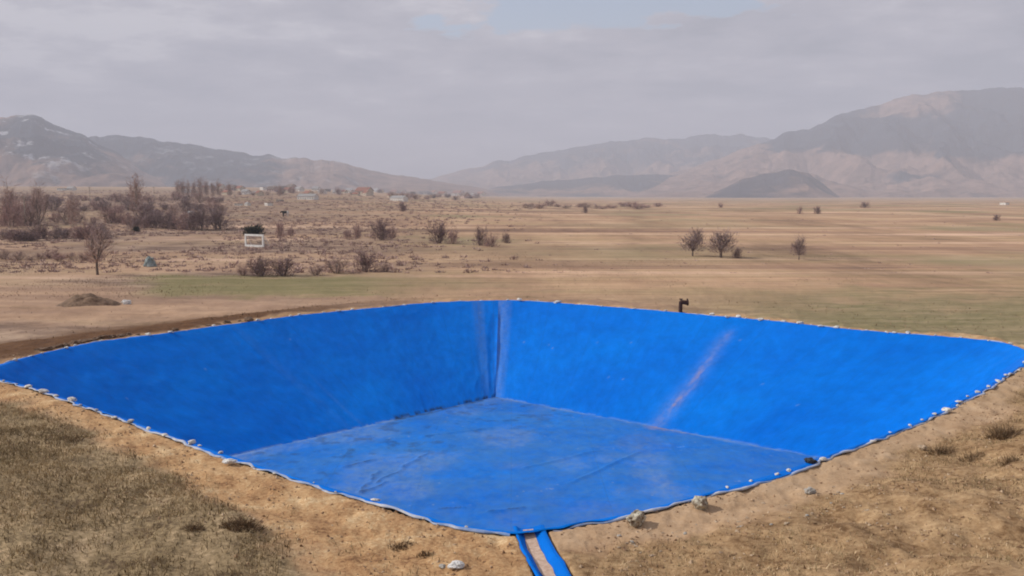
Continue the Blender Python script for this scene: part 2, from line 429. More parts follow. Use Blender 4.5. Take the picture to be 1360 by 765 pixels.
# ------------------------------------------------------------------ object helpers
def link(o, parent=None):
    COL.objects.link(o)
    if parent is not None: o.parent = parent
    return o
def tag(o, label=None, cat=None, group=None, kind=None):
    if label: o['label'] = label
    if cat: o['category'] = cat
    if group: o['group'] = group
    if kind: o['kind'] = kind
    return o
def mesh_obj(name, verts, faces, mat, parent=None, smooth=False, attrs=None, uv=None):
    me = bpy.data.meshes.new(name)
    me.from_pydata([tuple(v) for v in verts] if not isinstance(verts, np.ndarray) else verts.tolist(), [], faces if not isinstance(faces, np.ndarray) else faces.tolist())
    if isinstance(mat, (list, tuple)):
        for q in mat: me.materials.append(q)
    else: me.materials.append(mat)
    for k, v in (attrs or {}).items():
        v = np.asarray(v, np.float32)
        if v.ndim == 1:
            a = me.attributes.new(k, 'FLOAT', 'POINT'); a.data.foreach_set('value', v)
        else:
            a = me.attributes.new(k, 'FLOAT_COLOR', 'POINT')
            a.data.foreach_set('color', np.concatenate([v[:, :3], np.ones((len(v), 1), np.float32)], 1).ravel())
    if uv is not None:
        ul = me.uv_layers.new(name='UVMap')
        idx = np.empty(len(me.loops), np.int32); me.loops.foreach_get('vertex_index', idx)
        ul.data.foreach_set('uv', np.asarray(uv, np.float32)[idx].ravel())
    if smooth:
        me.polygons.foreach_set('use_smooth', np.ones(len(me.polygons), bool))
    me.update()
    return link(bpy.data.objects.new(name, me), parent)
def empty(name, loc, rz=0.0):
    o = bpy.data.objects.new(name, None)
    o.empty_display_size = 0.3
    link(o); o.location = loc; o.rotation_euler = (0, 0, rz)
    return o
def copy_tree(o, parent=None):
    c = o.copy(); COL.objects.link(c)
    if parent is not None: c.parent = parent
    for ch in list(o.children): copy_tree(ch, c)
    return c
def grid_faces(nu, nv, off=0):
    i = np.arange(nu - 1)[:, None] * nv + np.arange(nv - 1)[None, :]
    i = i.ravel() + off
    return np.stack([i, i + nv, i + nv + 1, i + 1], 1)

ONES = ['', 'first', 'second', 'third', 'fourth', 'fifth', 'sixth', 'seventh', 'eighth', 'ninth', 'tenth', 'eleventh', 'twelfth',
        'thirteenth', 'fourteenth', 'fifteenth', 'sixteenth', 'seventeenth', 'eighteenth', 'nineteenth']
TENS = {20: ('twentieth', 'twenty'), 30: ('thirtieth', 'thirty'), 40: ('fortieth', 'forty'), 50: ('fiftieth', 'fifty'), 60: ('sixtieth', 'sixty')}
def ordinal(n):
    if n < 20: return ONES[n]
    t = n // 10 * 10
    return TENS[t][0] if n == t else TENS[t][1] + '-' + ONES[n - t]

class Geo:
    """collects pieces into one mesh"""
    def __init__(s): s.v, s.f, s.t = [], [], []
    def add(s, vs, fs, tone=0.5):
        o = len(s.v); s.v += [tuple(v) for v in vs]; s.f += [tuple(i + o for i in f) for f in fs]; s.t += [tone] * len(vs)
    def box(s, a, b, tone=0.5):
        x0, y0, z0 = a; x1, y1, z1 = b
        s.add([(x0, y0, z0), (x1, y0, z0), (x1, y1, z0), (x0, y1, z0), (x0, y0, z1), (x1, y0, z1), (x1, y1, z1), (x0, y1, z1)],
              [(3, 2, 1, 0), (4, 5, 6, 7), (0, 1, 5, 4), (1, 2, 6, 5), (2, 3, 7, 6), (3, 0, 4, 7)], tone)
    def tube(s, pts, rad, n=6, tone=0.5, cap=True):
        pts = [Vector(p) for p in pts]
        rad = rad if isinstance(rad, (list, tuple)) else [rad] * len(pts)
        vs, fs = [], []
        for i, p in enumerate(pts):
            d = (pts[min(i + 1, len(pts) - 1)] - pts[max(i - 1, 0)]).normalized()
            a = d.orthogonal().normalized() if i == 0 else (a - d * a.dot(d)).normalized()
            b = d.cross(a)
            for k in range(n):
                t = 2 * math.pi * k / n
                vs.append(p + (a * math.cos(t) + b * math.sin(t)) * rad[i])
        for i in range(len(pts) - 1):
            for k in range(n):
                fs.append((i * n + k, i * n + (k + 1) % n, (i + 1) * n + (k + 1) % n, (i + 1) * n + k))
        if cap:
            fs.append(tuple(range(n))[::-1]); fs.append(tuple(range((len(pts) - 1) * n, len(pts) * n)))
        s.add(vs, fs, tone)
    def strip(s, p, d, L, w, tone, bend=0.15, rnd=R):
        """a tapering twig or blade: quad and tip"""
        p = Vector(p); d = Vector(d).normalized()
        side = d.cross(Vector((rnd.uniform(-1, 1), rnd.uniform(-1, 1), rnd.uniform(-1, 1))))
        if side.length < 1e-3: side = d.orthogonal()
        side = side.normalized() * w * 0.5
        bv = Vector((rnd.uniform(-1, 1), rnd.uniform(-1, 1), rnd.uniform(-0.6, 0.4))) * bend * L
        m = p + d * L * 0.5 + bv * 0.3; t = p + d * L + bv
        s.add([p - side, p + side, m + side * 0.8, m - side * 0.8, t], [(0, 1, 2, 3), (3, 2, 4)], tone)
    def build(s, name, mat, parent=None, smooth=False):
        return mesh_obj(name, s.v, s.f, mat, parent, smooth, {'tone': np.array(s.t)})

# ------------------------------------------------------------------ ground sheet
def build_ground():
    half = math.radians(37)
    az = np.concatenate([np.linspace(-math.pi, -half, 60, endpoint=False), np.linspace(-half, half, 620, endpoint=False), np.linspace(half, math.pi, 61)])
    r = [0.6]
    while r[-1] < 15.5: r.append(r[-1] * 1.06)
    while r[-1] < 85: r.append(r[-1] * 1.0078)
    while r[-1] < 17000: r.append(r[-1] * 1.019)
    r = np.array(r)
    AZ, RR = np.meshgrid(az, r, indexing='ij')
    x = RR * np.sin(AZ); y = RR * np.cos(AZ)
    z = terrain(x, y)
    d = rim_sd(x, y)
    X, Y, D = x.ravel(), y.ravel(), d.ravel()
    r_ = RR.ravel()
    n1 = fbm(X * 0.35, Y * 0.35, 21, 4) - 0.5
    n2 = fbm(X * 1.6, Y * 1.6, 22, 3) - 0.5
    dn = D + n1 * 2.6 + n2 * 0.9
    px = np.where(Y > 1, 680 + F * X / np.maximum(Y, 1), -3000)
    nearz = 1 - sstep(36, 44, Y)
    leftside = 1 - sstep(680, 760, px)
    # band of bare soil along the near left rim, wider towards the near corner
    bw = 1.2 + 2.0 * sstep(-14, -2, X)
    soil = (1 - sstep(bw, bw + 1.1, dn)) * nearz * leftside
    soil = np.maximum(soil, (1 - sstep(0.8, 1.7, dn)) * (1 - nearz) * 0.75)
    grass = nearz * leftside * (1 - soil)
    right = nearz * (1 - leftside)
    path = right * (1 - sstep(1.3, 2.2, dn)) * 0.9
    bankm = right * (1 - path)
    # brown earth by the far left rim, green strip beyond it
    earth = (1 - nearz) * (1 - sstep(330, 620, px + 90 * n1)) * (1 - sstep(14, 20, dn * 1.0))
    
    gy0 = 88 + n1 * 8
    green = sstep(150, 230, px + 60 * n1) * (1 - sstep(430, 640, px + 60 * n1)) * sstep(gy0 - 6, gy0, Y) * (1 - sstep(gy0 + 15, gy0 + 22, Y))
    mask = np.stack([soil, grass, np.clip(green, 0, 1)], 1)
    mask2 = np.stack([path, bankm, np.clip(earth, 0, 1) * (1 - soil)], 1)
    rough = sstep(40, 60, Y) * (1 - sstep(330, 640, px + 120 * (fbm(X * 0.012, Y * 0.012, 23, 3) - 0.5) * 2)) * (0.35 + 0.65 * sstep(0.36, 0.6, fbm(X * 0.03, Y * 0.05, 24, 4))) * (1 - sstep(1200, 2600, r_))
    olive = (1 - np.clip(soil, 0, 1)) * sstep(760, 1150, px + 80 * n1) * sstep(30, 45, Y) * (1 - sstep(70, 105, Y + 30 * n1)) * 0.8
    V = np.stack([X, Y, z.ravel()], 1)
    nu, nv = len(az), len(r)
    mask3 = np.concatenate([np.stack([rough, olive, 0 * rough], 1), [[0, 0, 0]]])
    Fc = grid_faces(nu, nv)[:, ::-1]
    c = len(V)
    V = np.concatenate([V, [[0, 0, T(0.01, 0.01)]]])
    mask = np.concatenate([mask, [[0, 1, 0]]]); mask2 = np.concatenate([mask2, [[0, 0, 0]]])
    faces = Fc.tolist() + [[c, (i + 1) * nv, i * nv] for i in range(nu - 1)]
    o = mesh_obj('ground', V, faces, M['ground'], None, True, {'mask': mask, 'mask2': mask2, 'mask3': mask3})
    me = o.data
    tag(o, kind='structure')
    return o
ground = build_ground()

# ------------------------------------------------------------------ the lined pond
pc = OUT.mean(0)
pond = empty('lined_pond', (float(pc[0]), float(pc[1]), -DEPTH))
tag(pond, 'large empty pond lined with bright blue plastic sheet in the middle', 'pond')
POFF = np.array([pc[0], pc[1], -DEPTH])

def wall_dirt_tone(side, u, v, P):
    """dirt masks of a slope sheet: pale streaks, pink soil, dark mud and tone"""
    L = rim_len[side]
    n = fbm(u * 1.5, v * 0.3, 31, 4)
    pale = np.zeros_like(u); pink = np.zeros_like(u); dark = np.zeros_like(u)
    if side == 'far_right':
        # soil slide running down the slope
        s = v
        c0 = UTOP + (UBOT - UTOP) * s
        w = 0.16 + 0.22 * s
        wob = (fbm(s * 6, 0 * s, 33, 3) - 0.5) * 0.8
        k = np.exp(-((u - c0 - wob * 0.6) / w) ** 2) * sstep(0.10, 0.22, s)
        pink = np.maximum(pink, k * (0.12 + 0.88 * sstep(0.35, 0.75, fbm(u * 3, s * 9, 34, 3))) * (0.28 + 0.42 * s))
        pale = np.maximum(pale, np.exp(-((u - c0 - wob * 0.6 + 0.1) / (w * 2.4)) ** 2) * sstep(0.05, 0.2, s) * 0.18)
        pale = np.maximum(pale, np.exp(-(u / 0.9) ** 2) * 0.3 * sstep(0.35, 0.6, n))  # paler along the far corner
        pale = np.maximum(pale, 0.4 * sstep(0.985, 0.996, s) * sstep(0.35, 0.55, fbm(u * 1.2, 0 * u, 37, 3)))
    if side == 'far_left':
        for uc, wd, st in ((L * 0.46, 0.7, 0.03), (L * 0.50, 0.25, 0.07), (L - 0.8, 0.7, 0.2)):  # the last band is paler beside the far corner
            pale = np.maximum(pale, np.exp(-((u - uc - (1 - v) * -0.8) / wd) ** 2) * st * sstep(0.38, 0.62, n))
        pale = np.maximum(pale, 0.6 * sstep(0.985, 0.996, v) * (u < L * 0.66) * sstep(0.36, 0.52, fbm(u * 1.6, 0 * u, 35, 3)))
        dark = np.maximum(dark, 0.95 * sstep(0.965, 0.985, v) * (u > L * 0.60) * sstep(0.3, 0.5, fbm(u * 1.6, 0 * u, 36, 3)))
        dark = np.maximum(dark, 0.25 * np.exp(-((u - L + 2.0) / 1.1) ** 2) * sstep(0.4, 0.6, n))  # darker band near the far corner
    spots = (fbm(u * 5, v * 30, 39, 2) > 0.93) * 0.4
    pale = np.maximum(pale, spots)
    return np.stack([pale, pink, dark], 1)

# where the soil slide starts and ends along the far right side
def along(side, p):
    c = rim_curve[side]
    i = int(np.argmin(np.linalg.norm(c - p, axis=1)))
    return rim_len[side] * i / (len(c) - 1)
UTOP = along('far_right', on_level(985, 424)[:2])
_b = on_level(880, 563, -DEPTH)[:2]
UBOT = float(np.linalg.norm(_b - fF) / np.linalg.norm(fR - fF)) * rim_len['far_right']

NV = 70
for side in SIDES:
    rc = rim_curve[side]; L = rim_len[side]
    nu = len(rc)
    a, b = FLOOR[side]
    s = np.linspace(0, 1, nu)[:, None]
    fl = a[None, :] * (1 - s) + b[None, :] * s
    t = np.linspace(0, 1, NV)
    P = np.zeros((nu, NV, 3))
    P[:, :, :2] = rc[:, None, :] * (1 - t[None, :, None]) + fl[:, None, :] * t[None, :, None]
    P[:, :, 2] = 0.045 - (DEPTH + 0.045) * t[None, :]
    U = np.repeat(s * L, NV, 1); Vt = np.repeat(t[None, :], nu, 0)
    mid = (rc[nu // 2] + a) * 0.5 if False else None
    inward = np.array([fl[nu // 2, 0] - rc[nu // 2, 0], fl[nu // 2, 1] - rc[nu // 2, 1]])
    h = np.linalg.norm(inward); inward = inward / h
    nrm = np.array([inward[0] * DEPTH, inward[1] * DEPTH, h]); nrm /= np.linalg.norm(nrm)
    seed = SIDES.index(side) * 7
    VM = Vt * math.hypot(DEPTH, h)
    rd = 1 - 2 * np.abs(fbm(U * 0.55 + 0.35 * VM, VM * 0.30, 45 + seed, 3) - 0.5)
    wr = (fbm(U * 0.45, VM * 0.5, 41 + seed, 4) - 0.5) * 0.11 + (fbm(U * 1.8, VM * 1.9, 42 + seed, 3) - 0.5) * 0.022 + 0.016 * np.clip(rd - 0.86, 0, 1) / 0.14 * sstep(0.45, 0.65, fbm(U * 0.2, VM * 0.2, 46 + seed, 2))
    cor = np.exp(-(U / 2.2) ** 2) + np.exp(-((L - U) / 2.2) ** 2)
    wr = wr + cor * (fbm(U * 2.4, Vt * 5, 43 + seed, 3) - 0.5) * 0.13
    sag = -0.22 * np.sin(np.pi * Vt) * (0.4 + 0.9 * fbm(U * 0.13, 0 * U, 44 + seed, 2))
    env = np.minimum(sstep(0, 0.06, Vt), 1) * sstep(0, 0.03, 1 - Vt) * np.minimum(sstep(0, 0.15, U) , sstep(0, 0.15, L - U))
    P += ((wr + sag * 0.6) * env)[:, :, None] * nrm[None, None, :]
    dirt_tone = wall_dirt_tone(side, U.ravel(), Vt.ravel(), P)
    f = grid_faces(nu, NV)
    uv = np.stack([U.ravel(), Vt.ravel() * math.hypot(DEPTH, h)], 1)
    o = mesh_obj('side_sheet', P.reshape(-1, 3) - POFF, f[:, ::-1], M['liner'], pond, True, {'dirt_tone': dirt_tone}, uv)
    o['label'] = {'far_left': 'shaded dark blue slope sheet on the left', 'far_right': 'brighter blue slope sheet with pinkish soil streak',
                  'near_right': 'slope sheet falling away below the near right rim', 'near_left': 'slope sheet falling away below the near left rim'}[side]

# floor sheet
nf = 230
s = np.linspace(0, 1, nf)
S, Q = np.meshgrid(s, s, indexing='ij')
P2 = fF[None, None] + (fL - fF)[None, None] * S[..., None] + (fR - fF)[None, None] * Q[..., None]
x, y = P2[..., 0], P2[..., 1]
edge = np.minimum(np.minimum(S, 1 - S), np.minimum(Q, 1 - Q))
zz = (fbm(x * 0.5, y * 0.5, 51, 4) - 0.5) * 0.13 + (fbm(x * 2.5, y * 2.5, 52, 3) - 0.5) * 0.04
# a few raised wrinkles in the sheet
wrinkles = [((455, 622), (492, 612)), ((478, 655), (505, 625)), ((478, 655), (512, 640)), ((505, 640), (560, 605)), ((590, 675), (625, 672)), ((650, 680), (690, 676)), ((700, 620), (790, 600)),
            ((760, 640), (850, 600)), ((560, 580), (640, 570)), ((820, 585), (1000, 600))]
dkm = np.zeros_like(zz)
for k, (p, q) in enumerate(wrinkles):
    p = on_level(*p, -DEPTH)[:2]; q = on_level(*q, -DEPTH)[:2]
    wob = (fbm(x * 1.1, y * 1.1, 60 + k, 3) - 0.5) * 0.9
    line = [tuple(p * (1 - t) + q * t) for t in np.linspace(0, 1, 4)]
    dd = seg_dist(x + wob, y + wob * 0.7, np.array(line), closed=False).reshape(x.shape)
    zz += 0.06 * np.exp(-(dd / 0.10) ** 2)
    if k < 6: dkm = np.maximum(dkm, 0.75 * np.exp(-(dd / 0.07) ** 2) * sstep(0.3, 0.55, fbm(x * 2.2, y * 2.2, 80 + k, 3)))  # darker colour along the first wrinkles
zz *= sstep(0, 0.03, edge)
pale = 0.55 * sstep(0.025, 0.0, Q) * (S > 0.0) * sstep(0.35, 0.55, fbm(x * 1.4, y * 1.4, 55, 3)) * (S > 0.38) + 0.45 * sstep(0.02, 0.0, S) * sstep(0.3, 0.5, fbm(x, y, 56, 3))
pale = np.maximum(pale, 0.22 * sstep(0.52, 0.68, fbm(x * 0.22, y * 0.22, 57, 4)))
pale = np.maximum(pale, 0.5 * (fbm(x * 4, y * 4, 58, 2) > 0.9))
pp = on_level(882, 568, -DEPTH)[:2]
rr = np.hypot((x - pp[0]) / 1.2, (y - pp[1]) / 0.8) + (fbm(x * 2, y * 2, 59, 3) - 0.5) * 0.8
pink = np.clip(1.0 - rr * 0.9, 0, 0.85)
pink = np.maximum(pink, 0.07 * sstep(0.55, 0.75, fbm(x * 0.3 + 7, y * 0.3, 60, 4)))
pq = on_level(925, 574, -DEPTH)[:2]
pink = np.maximum(pink, 0.7 * np.exp(-(((x - pq[0]) / 0.8) ** 2 + ((y - pq[1]) / 0.35) ** 2)))
dkm = np.maximum(dkm, 0.45 * sstep(0.60, 0.72, fbm(x * 1.6, y * 1.6, 62, 4)) * sstep(0.5, 0.15, Q))
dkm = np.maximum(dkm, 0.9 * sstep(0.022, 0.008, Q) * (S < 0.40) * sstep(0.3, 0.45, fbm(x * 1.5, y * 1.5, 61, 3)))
Pf = np.stack([x, y, -DEPTH + 0.0 + zz], 2).reshape(-1, 3) - POFF
mesh_obj('floor_sheet', Pf, grid_faces(nf, nf), M['liner_floor'], pond, True,
         {'dirt_tone': np.stack([pale.ravel(), pink.ravel(), dkm.ravel()], 1)}, np.stack([x.ravel(), y.ravel()], 1))

# lip lying on the bank, and its pale folded hem
nrmo = np.roll(OUT, -1, 0) - np.roll(OUT, 1, 0)
nrmo = np.stack([-nrmo[:, 1], nrmo[:, 0]], 1); nrmo /= np.linalg.norm(nrmo, axis=1)[:, None]
if np.dot(nrmo[0], OUT[0] - pc) < 0: nrmo = -nrmo
no = len(OUT)
ang = np.arange(no)
wv = 0.07 + 0.20 * (vnoise(ang * 0.07, 0 * ang, 71)) ** 1.5 + 0.16 * (vnoise(ang * 0.35, 0 * ang, 72) - 0.35)
ks = np.linspace(0, 1, 6)
LP = np.zeros((no, 6, 3))
for j, k in enumerate(ks):
    LP[:, j, :2] = OUT + nrmo * (wv * k)[:, None]
    LP[:, j, 2] = 0.045 + 0.02 * math.sin(k * 3.1) + (vnoise(ang * 0.5, 0 * ang + j * 0.7, 73) - 0.5) * 0.03 * (k > 0)
fa = grid_faces(no, 6).tolist() + [[(no - 1) * 6 + j, j, j + 1, (no - 1) * 6 + j + 1] for j in range(5)]
mesh_obj('rim_lip', LP.reshape(-1, 3) - POFF, fa, M['liner'], pond, True, {'dirt_tone': np.zeros((no * 6, 3))},
         np.stack([np.repeat(ang * 0.11, 6), np.tile(ks, no) * 0.5], 1))
HP = []
nh = 6
for i in range(no):
    c = np.array([*(OUT[i] + nrmo[i] * (wv[i] + 0.01)), 0.035 + 0.11 * (float(vnoise(i * 0.21, 9.3, 75)) - 0.55)])
    rad = 0.018 + 0.04 * float(vnoise(i * 0.5, 3.3, 74))
    for k in range(nh):
        t = 2 * math.pi * k / nh
        HP.append([c[0] + nrmo[i, 0] * math.cos(t) * rad * 1.4, c[1] + nrmo[i, 1] * math.cos(t) * rad * 1.4, c[2] + math.sin(t) * rad * 0.8])
hf = []
for i in range(no):
    if np.linalg.norm(OUT[i] - CH[0]) < 0.55: continue
    for k in range(nh):
        hf.append([i * nh + k, i * nh + (k + 1) % nh, ((i + 1) % no) * nh + (k + 1) % nh, ((i + 1) % no) * nh + k])
mesh_obj('hem', np.array(HP) - POFF, hf, M['hem'], pond, True)

# ------------------------------------------------------------------ inlet channel
cpts, _ = resample(CH, 60)
tg = np.gradient(cpts, axis=0); tg /= np.linalg.norm(tg, axis=1)[:, None]
cn = np.stack([tg[:, 1], -tg[:, 0]], 1)
if cn[0][0] < 0: cn = -cn
prof = [(-0.41, 0.005), (-0.37, 0.02), (-0.33, 0.02), (-0.29, -0.03), (-0.22, -0.13), (-0.12, -0.16), (0.06, -0.14), (0.13, -0.09), (0.19, -0.04), (0.25, 0.005), (0.31, 0.02), (0.35, 0.005)]
cbase = np.array([cpts[0][0], cpts[0][1], 0.0])
chan = empty('inlet_channel', cbase)
tag(chan, 'narrow trench lined with blue sheet running out of the near corner', 'channel')
CP = []
lvl = []
for i, p in enumerate(cpts):
    zl = max(T(*(p - cn[i] * 0.8)), T(*(p + cn[i] * 0.8)), 0.0) if i > 4 else 0.0
    lvl.append(zl)
lvl = np.convolve(np.pad(lvl, 4, mode='edge'), np.ones(9) / 9, mode='valid')
for i, p in enumerate(cpts):
    for j, (ox, oz) in enumerate(prof):
        wj = (float(vnoise(i * 0.25, j * 1.3, 81)) - 0.5) * 0.05
        dip = 0.35 + 0.65 * float(sstep(0, 7, i))
        CP.append([*(p + cn[i] * (ox + wj)), lvl[i] + 0.06 + (oz - 0.06) * dip + wj * 0.5 * dip])
npf = len(prof)
CPa = np.array(CP)
# over the pond rim the trench dips into the slope sheet
mesh_obj('liner_sheet', CPa - cbase, grid_faces(len(cpts), npf), M['liner'], chan, True, {'dirt_tone': np.zeros((len(CP), 3))},
         np.stack([np.repeat(np.arange(len(cpts)) * 0.1, npf), np.tile([q[0] for q in prof], len(cpts))], 1))
SP = []
for i, p in enumerate(cpts):
    for j, (ox, oz) in enumerate([(-0.19, -0.125), (-0.12, -0.12), (-0.02, -0.115), (0.09, -0.105)]):
        wj = (float(vnoise(i * 0.3, j * 1.3, 82)) - 0.5) * 0.05
        SP.append([*(p + cn[i] * (ox + wj)), lvl[i] + 0.06 + (oz - 0.06) * (0.35 + 0.65 * float(sstep(0, 7, i)))])
mesh_obj('silt_bed', np.array(SP[1 * 4:]) - cbase, grid_faces(len(cpts) - 1, 4), M['silt'], chan, True)

# ------------------------------------------------------------------ stones
def stone_mesh(name, seed, mat, sub=2, flat=0.7, rough=0.35, under=0.0):
    bm = bmesh.new()
    bmesh.ops.create_icosphere(bm, subdivisions=sub, radius=0.5)
    rr = random.Random(seed)
    off = Vector((rr.uniform(0, 50), rr.uniform(0, 50), rr.uniform(0, 50)))
    planes = [(Vector((rr.gauss(0, 1), rr.gauss(0, 1), rr.gauss(0, 1))).normalized(), rr.uniform(0.30, 0.44)) for _ in range(7)]
    sx, sy = rr.uniform(0.9, 1.2), rr.uniform(0.7, 1.0)
    for v in bm.verts:
        c = v.co.copy()
        for n, d in planes:
            k = c.dot(n)
            if k > d: c -= n * (k - d) * 0.85
        c *= 1 + rough * mnoise.noise(c * 3 + off) + 0.5 * rough * mnoise.noise(c * 9 + off)
        zz_ = c.z * flat + 0.5 * flat * 0.62
        un = 1.0 - under * max(0.0, 0.42 - zz_ / flat)
        v.co = Vector((c.x * sx * un, c.y * sy * un, zz_))
    me = bpy.data.meshes.new(name); bm.to_mesh(me); bm.free()
    me.materials.append(mat)
    return me
ST = [stone_mesh('stone', 100 + k, M['stone'], 2) for k in range(6)]
SG = [stone_mesh('stone', 120 + k, M['stone_grey'], 2) for k in range(3)]
SN = [stone_mesh('stone', 140 + k, M['stone_tan'], 2) for k in range(4)]
CL = [stone_mesh('earth_clod', 160 + k, M['clod'], 3, 0.6, 0.6) for k in range(4)]

def put(me, name, p, size, label, cat, group=None, sink=0.08, sz=None):
    o = bpy.data.objects.new(name, me); link(o)
    o.location = (p[0], p[1], p[2] - size * sink)
    o.rotation_euler = (R.uniform(-0.2, 0.2), R.uniform(-0.2, 0.2), R.uniform(0, 6.28))
    k_ = R.uniform(0.7, 1.25)
    o.scale = sz if sz else (size * k_ * R.uniform(0.8, 1.5), size * k_, size * k_ * R.uniform(0.55, 1.0))
    tag(o, label, cat, group)
    return o

EDGE_TXT = {'far_left': ('the far left rim', 'from the left corner'), 'far_right': ('the far right rim', 'from the far corner'),
            'near_right': ('the near right rim', 'from the right corner'), 'near_left': ('the near left rim', 'from the left corner')}
# photo pixels (x, width) of the weights seen along each rim
rim_px = {
 'far_left': [(25, 15), (45, 8), (60, 8), (92, 8), (105, 6), (140, 7), (198, 12), (228, 8), (287, 8), (345, 7), (362, 5), (388, 6), (400, 9), (432, 9), (450, 7), (470, 5), (512, 7), (540, 5), (575, 8), (612, 5), (640, 7)],
 'far_right': [(673, 7), (688, 9), (712, 5), (738, 9), (768, 5), (800, 6), (842, 5), (882, 9), (925, 5), (944, 8), (966, 14), (978, 10), (991, 7), (1010, 10), (1020, 8), (1037, 8), (1060, 9), (1075, 5), (1090, 8), (1111, 11), (1128, 5), (1150, 6), (1176, 11), (1187, 8), (1206, 11), (1240, 5), (1275, 6), (1310, 6), (1335, 7)],
 'near_right': [(1356, 10), (1345, 7), (1333, 10), (1320, 14), (1308, 10), (1295, 12), (1283, 7), (1270, 8), (1262, 9), (1250, 13), (1240, 8), (1222, 10), (1205, 8), (1180, 6), (1150, 9), (1084, 14), (1040, 10), (1024, 12), (992, 8), (962, 9)],
 'near_left': [(8, 7), (26, 6), (42, 12), (62, 12), (78, 13), (98, 14), (112, 7), (132, 8), (160, 11), (176, 13), (201, 15), (226, 13), (258, 14), (268, 8), (296, 12), (345, 8), (372, 7), (420, 6), (455, 6), (500, 12), (531, 6), (570, 7), (622, 6)],
}
RIMPX = {k: np.array(RIM[k], float) for k in SIDES}
for side in SIDES:
    pts = RIMPX[side]; o_ = np.argsort(pts[:, 0])
    lst = rim_px[side]
    for i, (px_, w) in enumerate(lst):
        py_ = float(np.interp(px_, pts[o_, 0], pts[o_, 1]))
        p = on_level(px_, py_)
        j = int(np.argmin(np.linalg.norm(OUT - p[:2], axis=1)))
        out = R.uniform(0.02, 0.28)
        q = OUT[j] + nrmo[j] * out
        size = px_size(q, w) * 0.72
        txt = EDGE_TXT[side]
        look = 'small white stone' if size < 0.3 else 'larger white stone'
        put(R.choice(ST), 'stone', (q[0], q[1], 0.07), size, '%s on %s, %s %s' % (look, txt[0], ordinal(i + 1) + ' weight', txt[1]), 'stone',
            'white stones weighting ' + txt[0])

def boulder(px_, py_, w, seed, label, mat='boulder', flat=0.75):
    p = ground_at(px_, py_)
    me = stone_mesh('boulder', seed, M[mat], 4, flat, 0.34, 0.8)
    s = px_size(p, w)
    o = bpy.data.objects.new('boulder', me); link(o)
    o.location = (p.x, p.y, p.z - 0.03); o.scale = (s, s, s); o.rotation_euler = (0, 0, seed * 1.1)
    tag(o, label, 'boulder')
boulder(845, 696, 31, 201, 'pale round boulder on the near right rim, closest to the blue inlet trench', flat=0.8)
boulder(930, 675, 29, 205, 'rough brown and white boulder on the near right rim, casting a dark shadow', flat=0.8)
boulder(1076, 655, 17, 208, 'small grey boulder beside the path, below the black bag', 'stone_grey')
boulder(1225, 598, 12, 211, 'pale tan boulder on the upper edge of the right bank', 'stone_tan')

# ------------------------------------------------------------------ rubble on the right bank
rub = []
def rubble(n, x0, y0, x1, y1, spread, smin, smax):
    for _ in range(n):
        t = R.random()
        px_ = x0 + (x1 - x0) * t + R.gauss(0, spread * 1.5); py_ = y0 + (y1 - y0) * t + R.gauss(0, spread)
        rub.append((px_, py_, R.uniform(smin, smax)))
rubble(16, 830, 715, 872, 762, 7, 4, 8)
rubble(10, 860, 705, 905, 708, 3, 3, 6)
rubble(26, 950, 690, 1060, 690, 13, 3, 7)
rubble(20, 1060, 690, 1130, 655, 8, 3, 6)
rubble(10, 1150, 660, 1185, 690, 8, 3, 6)
for i, (px_, py_, w) in enumerate(rub):
    p = ground_at(px_, min(py_, 763))
    if float(rim_sd(np.array([p.x]), np.array([p.y]))[0]) < 0.9: continue
    a = i < 26
    put(R.choice(SN if R.random() < 0.75 else SG), 'rubble_stone', p, px_size(p, w),
        'small broken stone in the trail of rubble below the pale boulder' if a else 'small broken stone scattered on the dry bank right of the rough boulder',
        'stone', 'rubble below the pale boulder' if a else 'rubble on the dry right bank', 0.15)

# ------------------------------------------------------------------ dark clods thrown up along the far left rim
cl_px = [(58, 466, 14), (75, 463, 10), (88, 461, 12), (99, 458, 12), (108, 456, 10), (118, 454, 14), (128, 452, 12), (139, 450, 14), (150, 449, 16), (161, 447, 12), (171, 446, 14), (183, 445, 9),
         (233, 440, 9), (262, 436, 12), (276, 434, 12), (290, 432, 10), (302, 430, 11), (318, 428, 9), (330, 427, 11)]
for i, (px_, py_, w) in enumerate(cl_px):
    p = ground_at(px_, py_ - 1)
    put(R.choice(CL), 'earth_clod', p, px_size(p, w), 'dark reddish clod of dug earth behind the far left rim, %s from the left' % ordinal(i + 1), 'earth clod',
        'dug earth clods behind the far left rim', 0.1)

# earth heap at the left
def heap(px_, py_, w, h, label):
    p = ground_at(px_, py_)
    W, H = px_size(p, w), px_size(p, h)
    n = 44
    u = np.linspace(-1, 1, n)
    A, B = np.meshgrid(u, u, indexing='ij')
    rad = np.hypot(A, B)
    z = H * np.clip(1 - rad, 0, 1) ** 0.8 * (0.65 + 0.7 * fbm(A * 2.2 + 4, B * 2.2, 91, 4)) - 0.25 * rad ** 2
    z = z * (0.55 + 0.9 * fbm(A * 5 + 1, B * 5, 92, 4))
    V = np.stack([A.ravel() * W / 2, B.ravel() * W * 0.35, z.ravel()], 1)
    o = mesh_obj('earth_heap', V, grid_faces(n, n), M['clod'], None, True)
    o.location = p
    tag(o, label, 'earth heap')
heap(118, 404, 92, 15, 'low heap of dark dug earth at the far left')

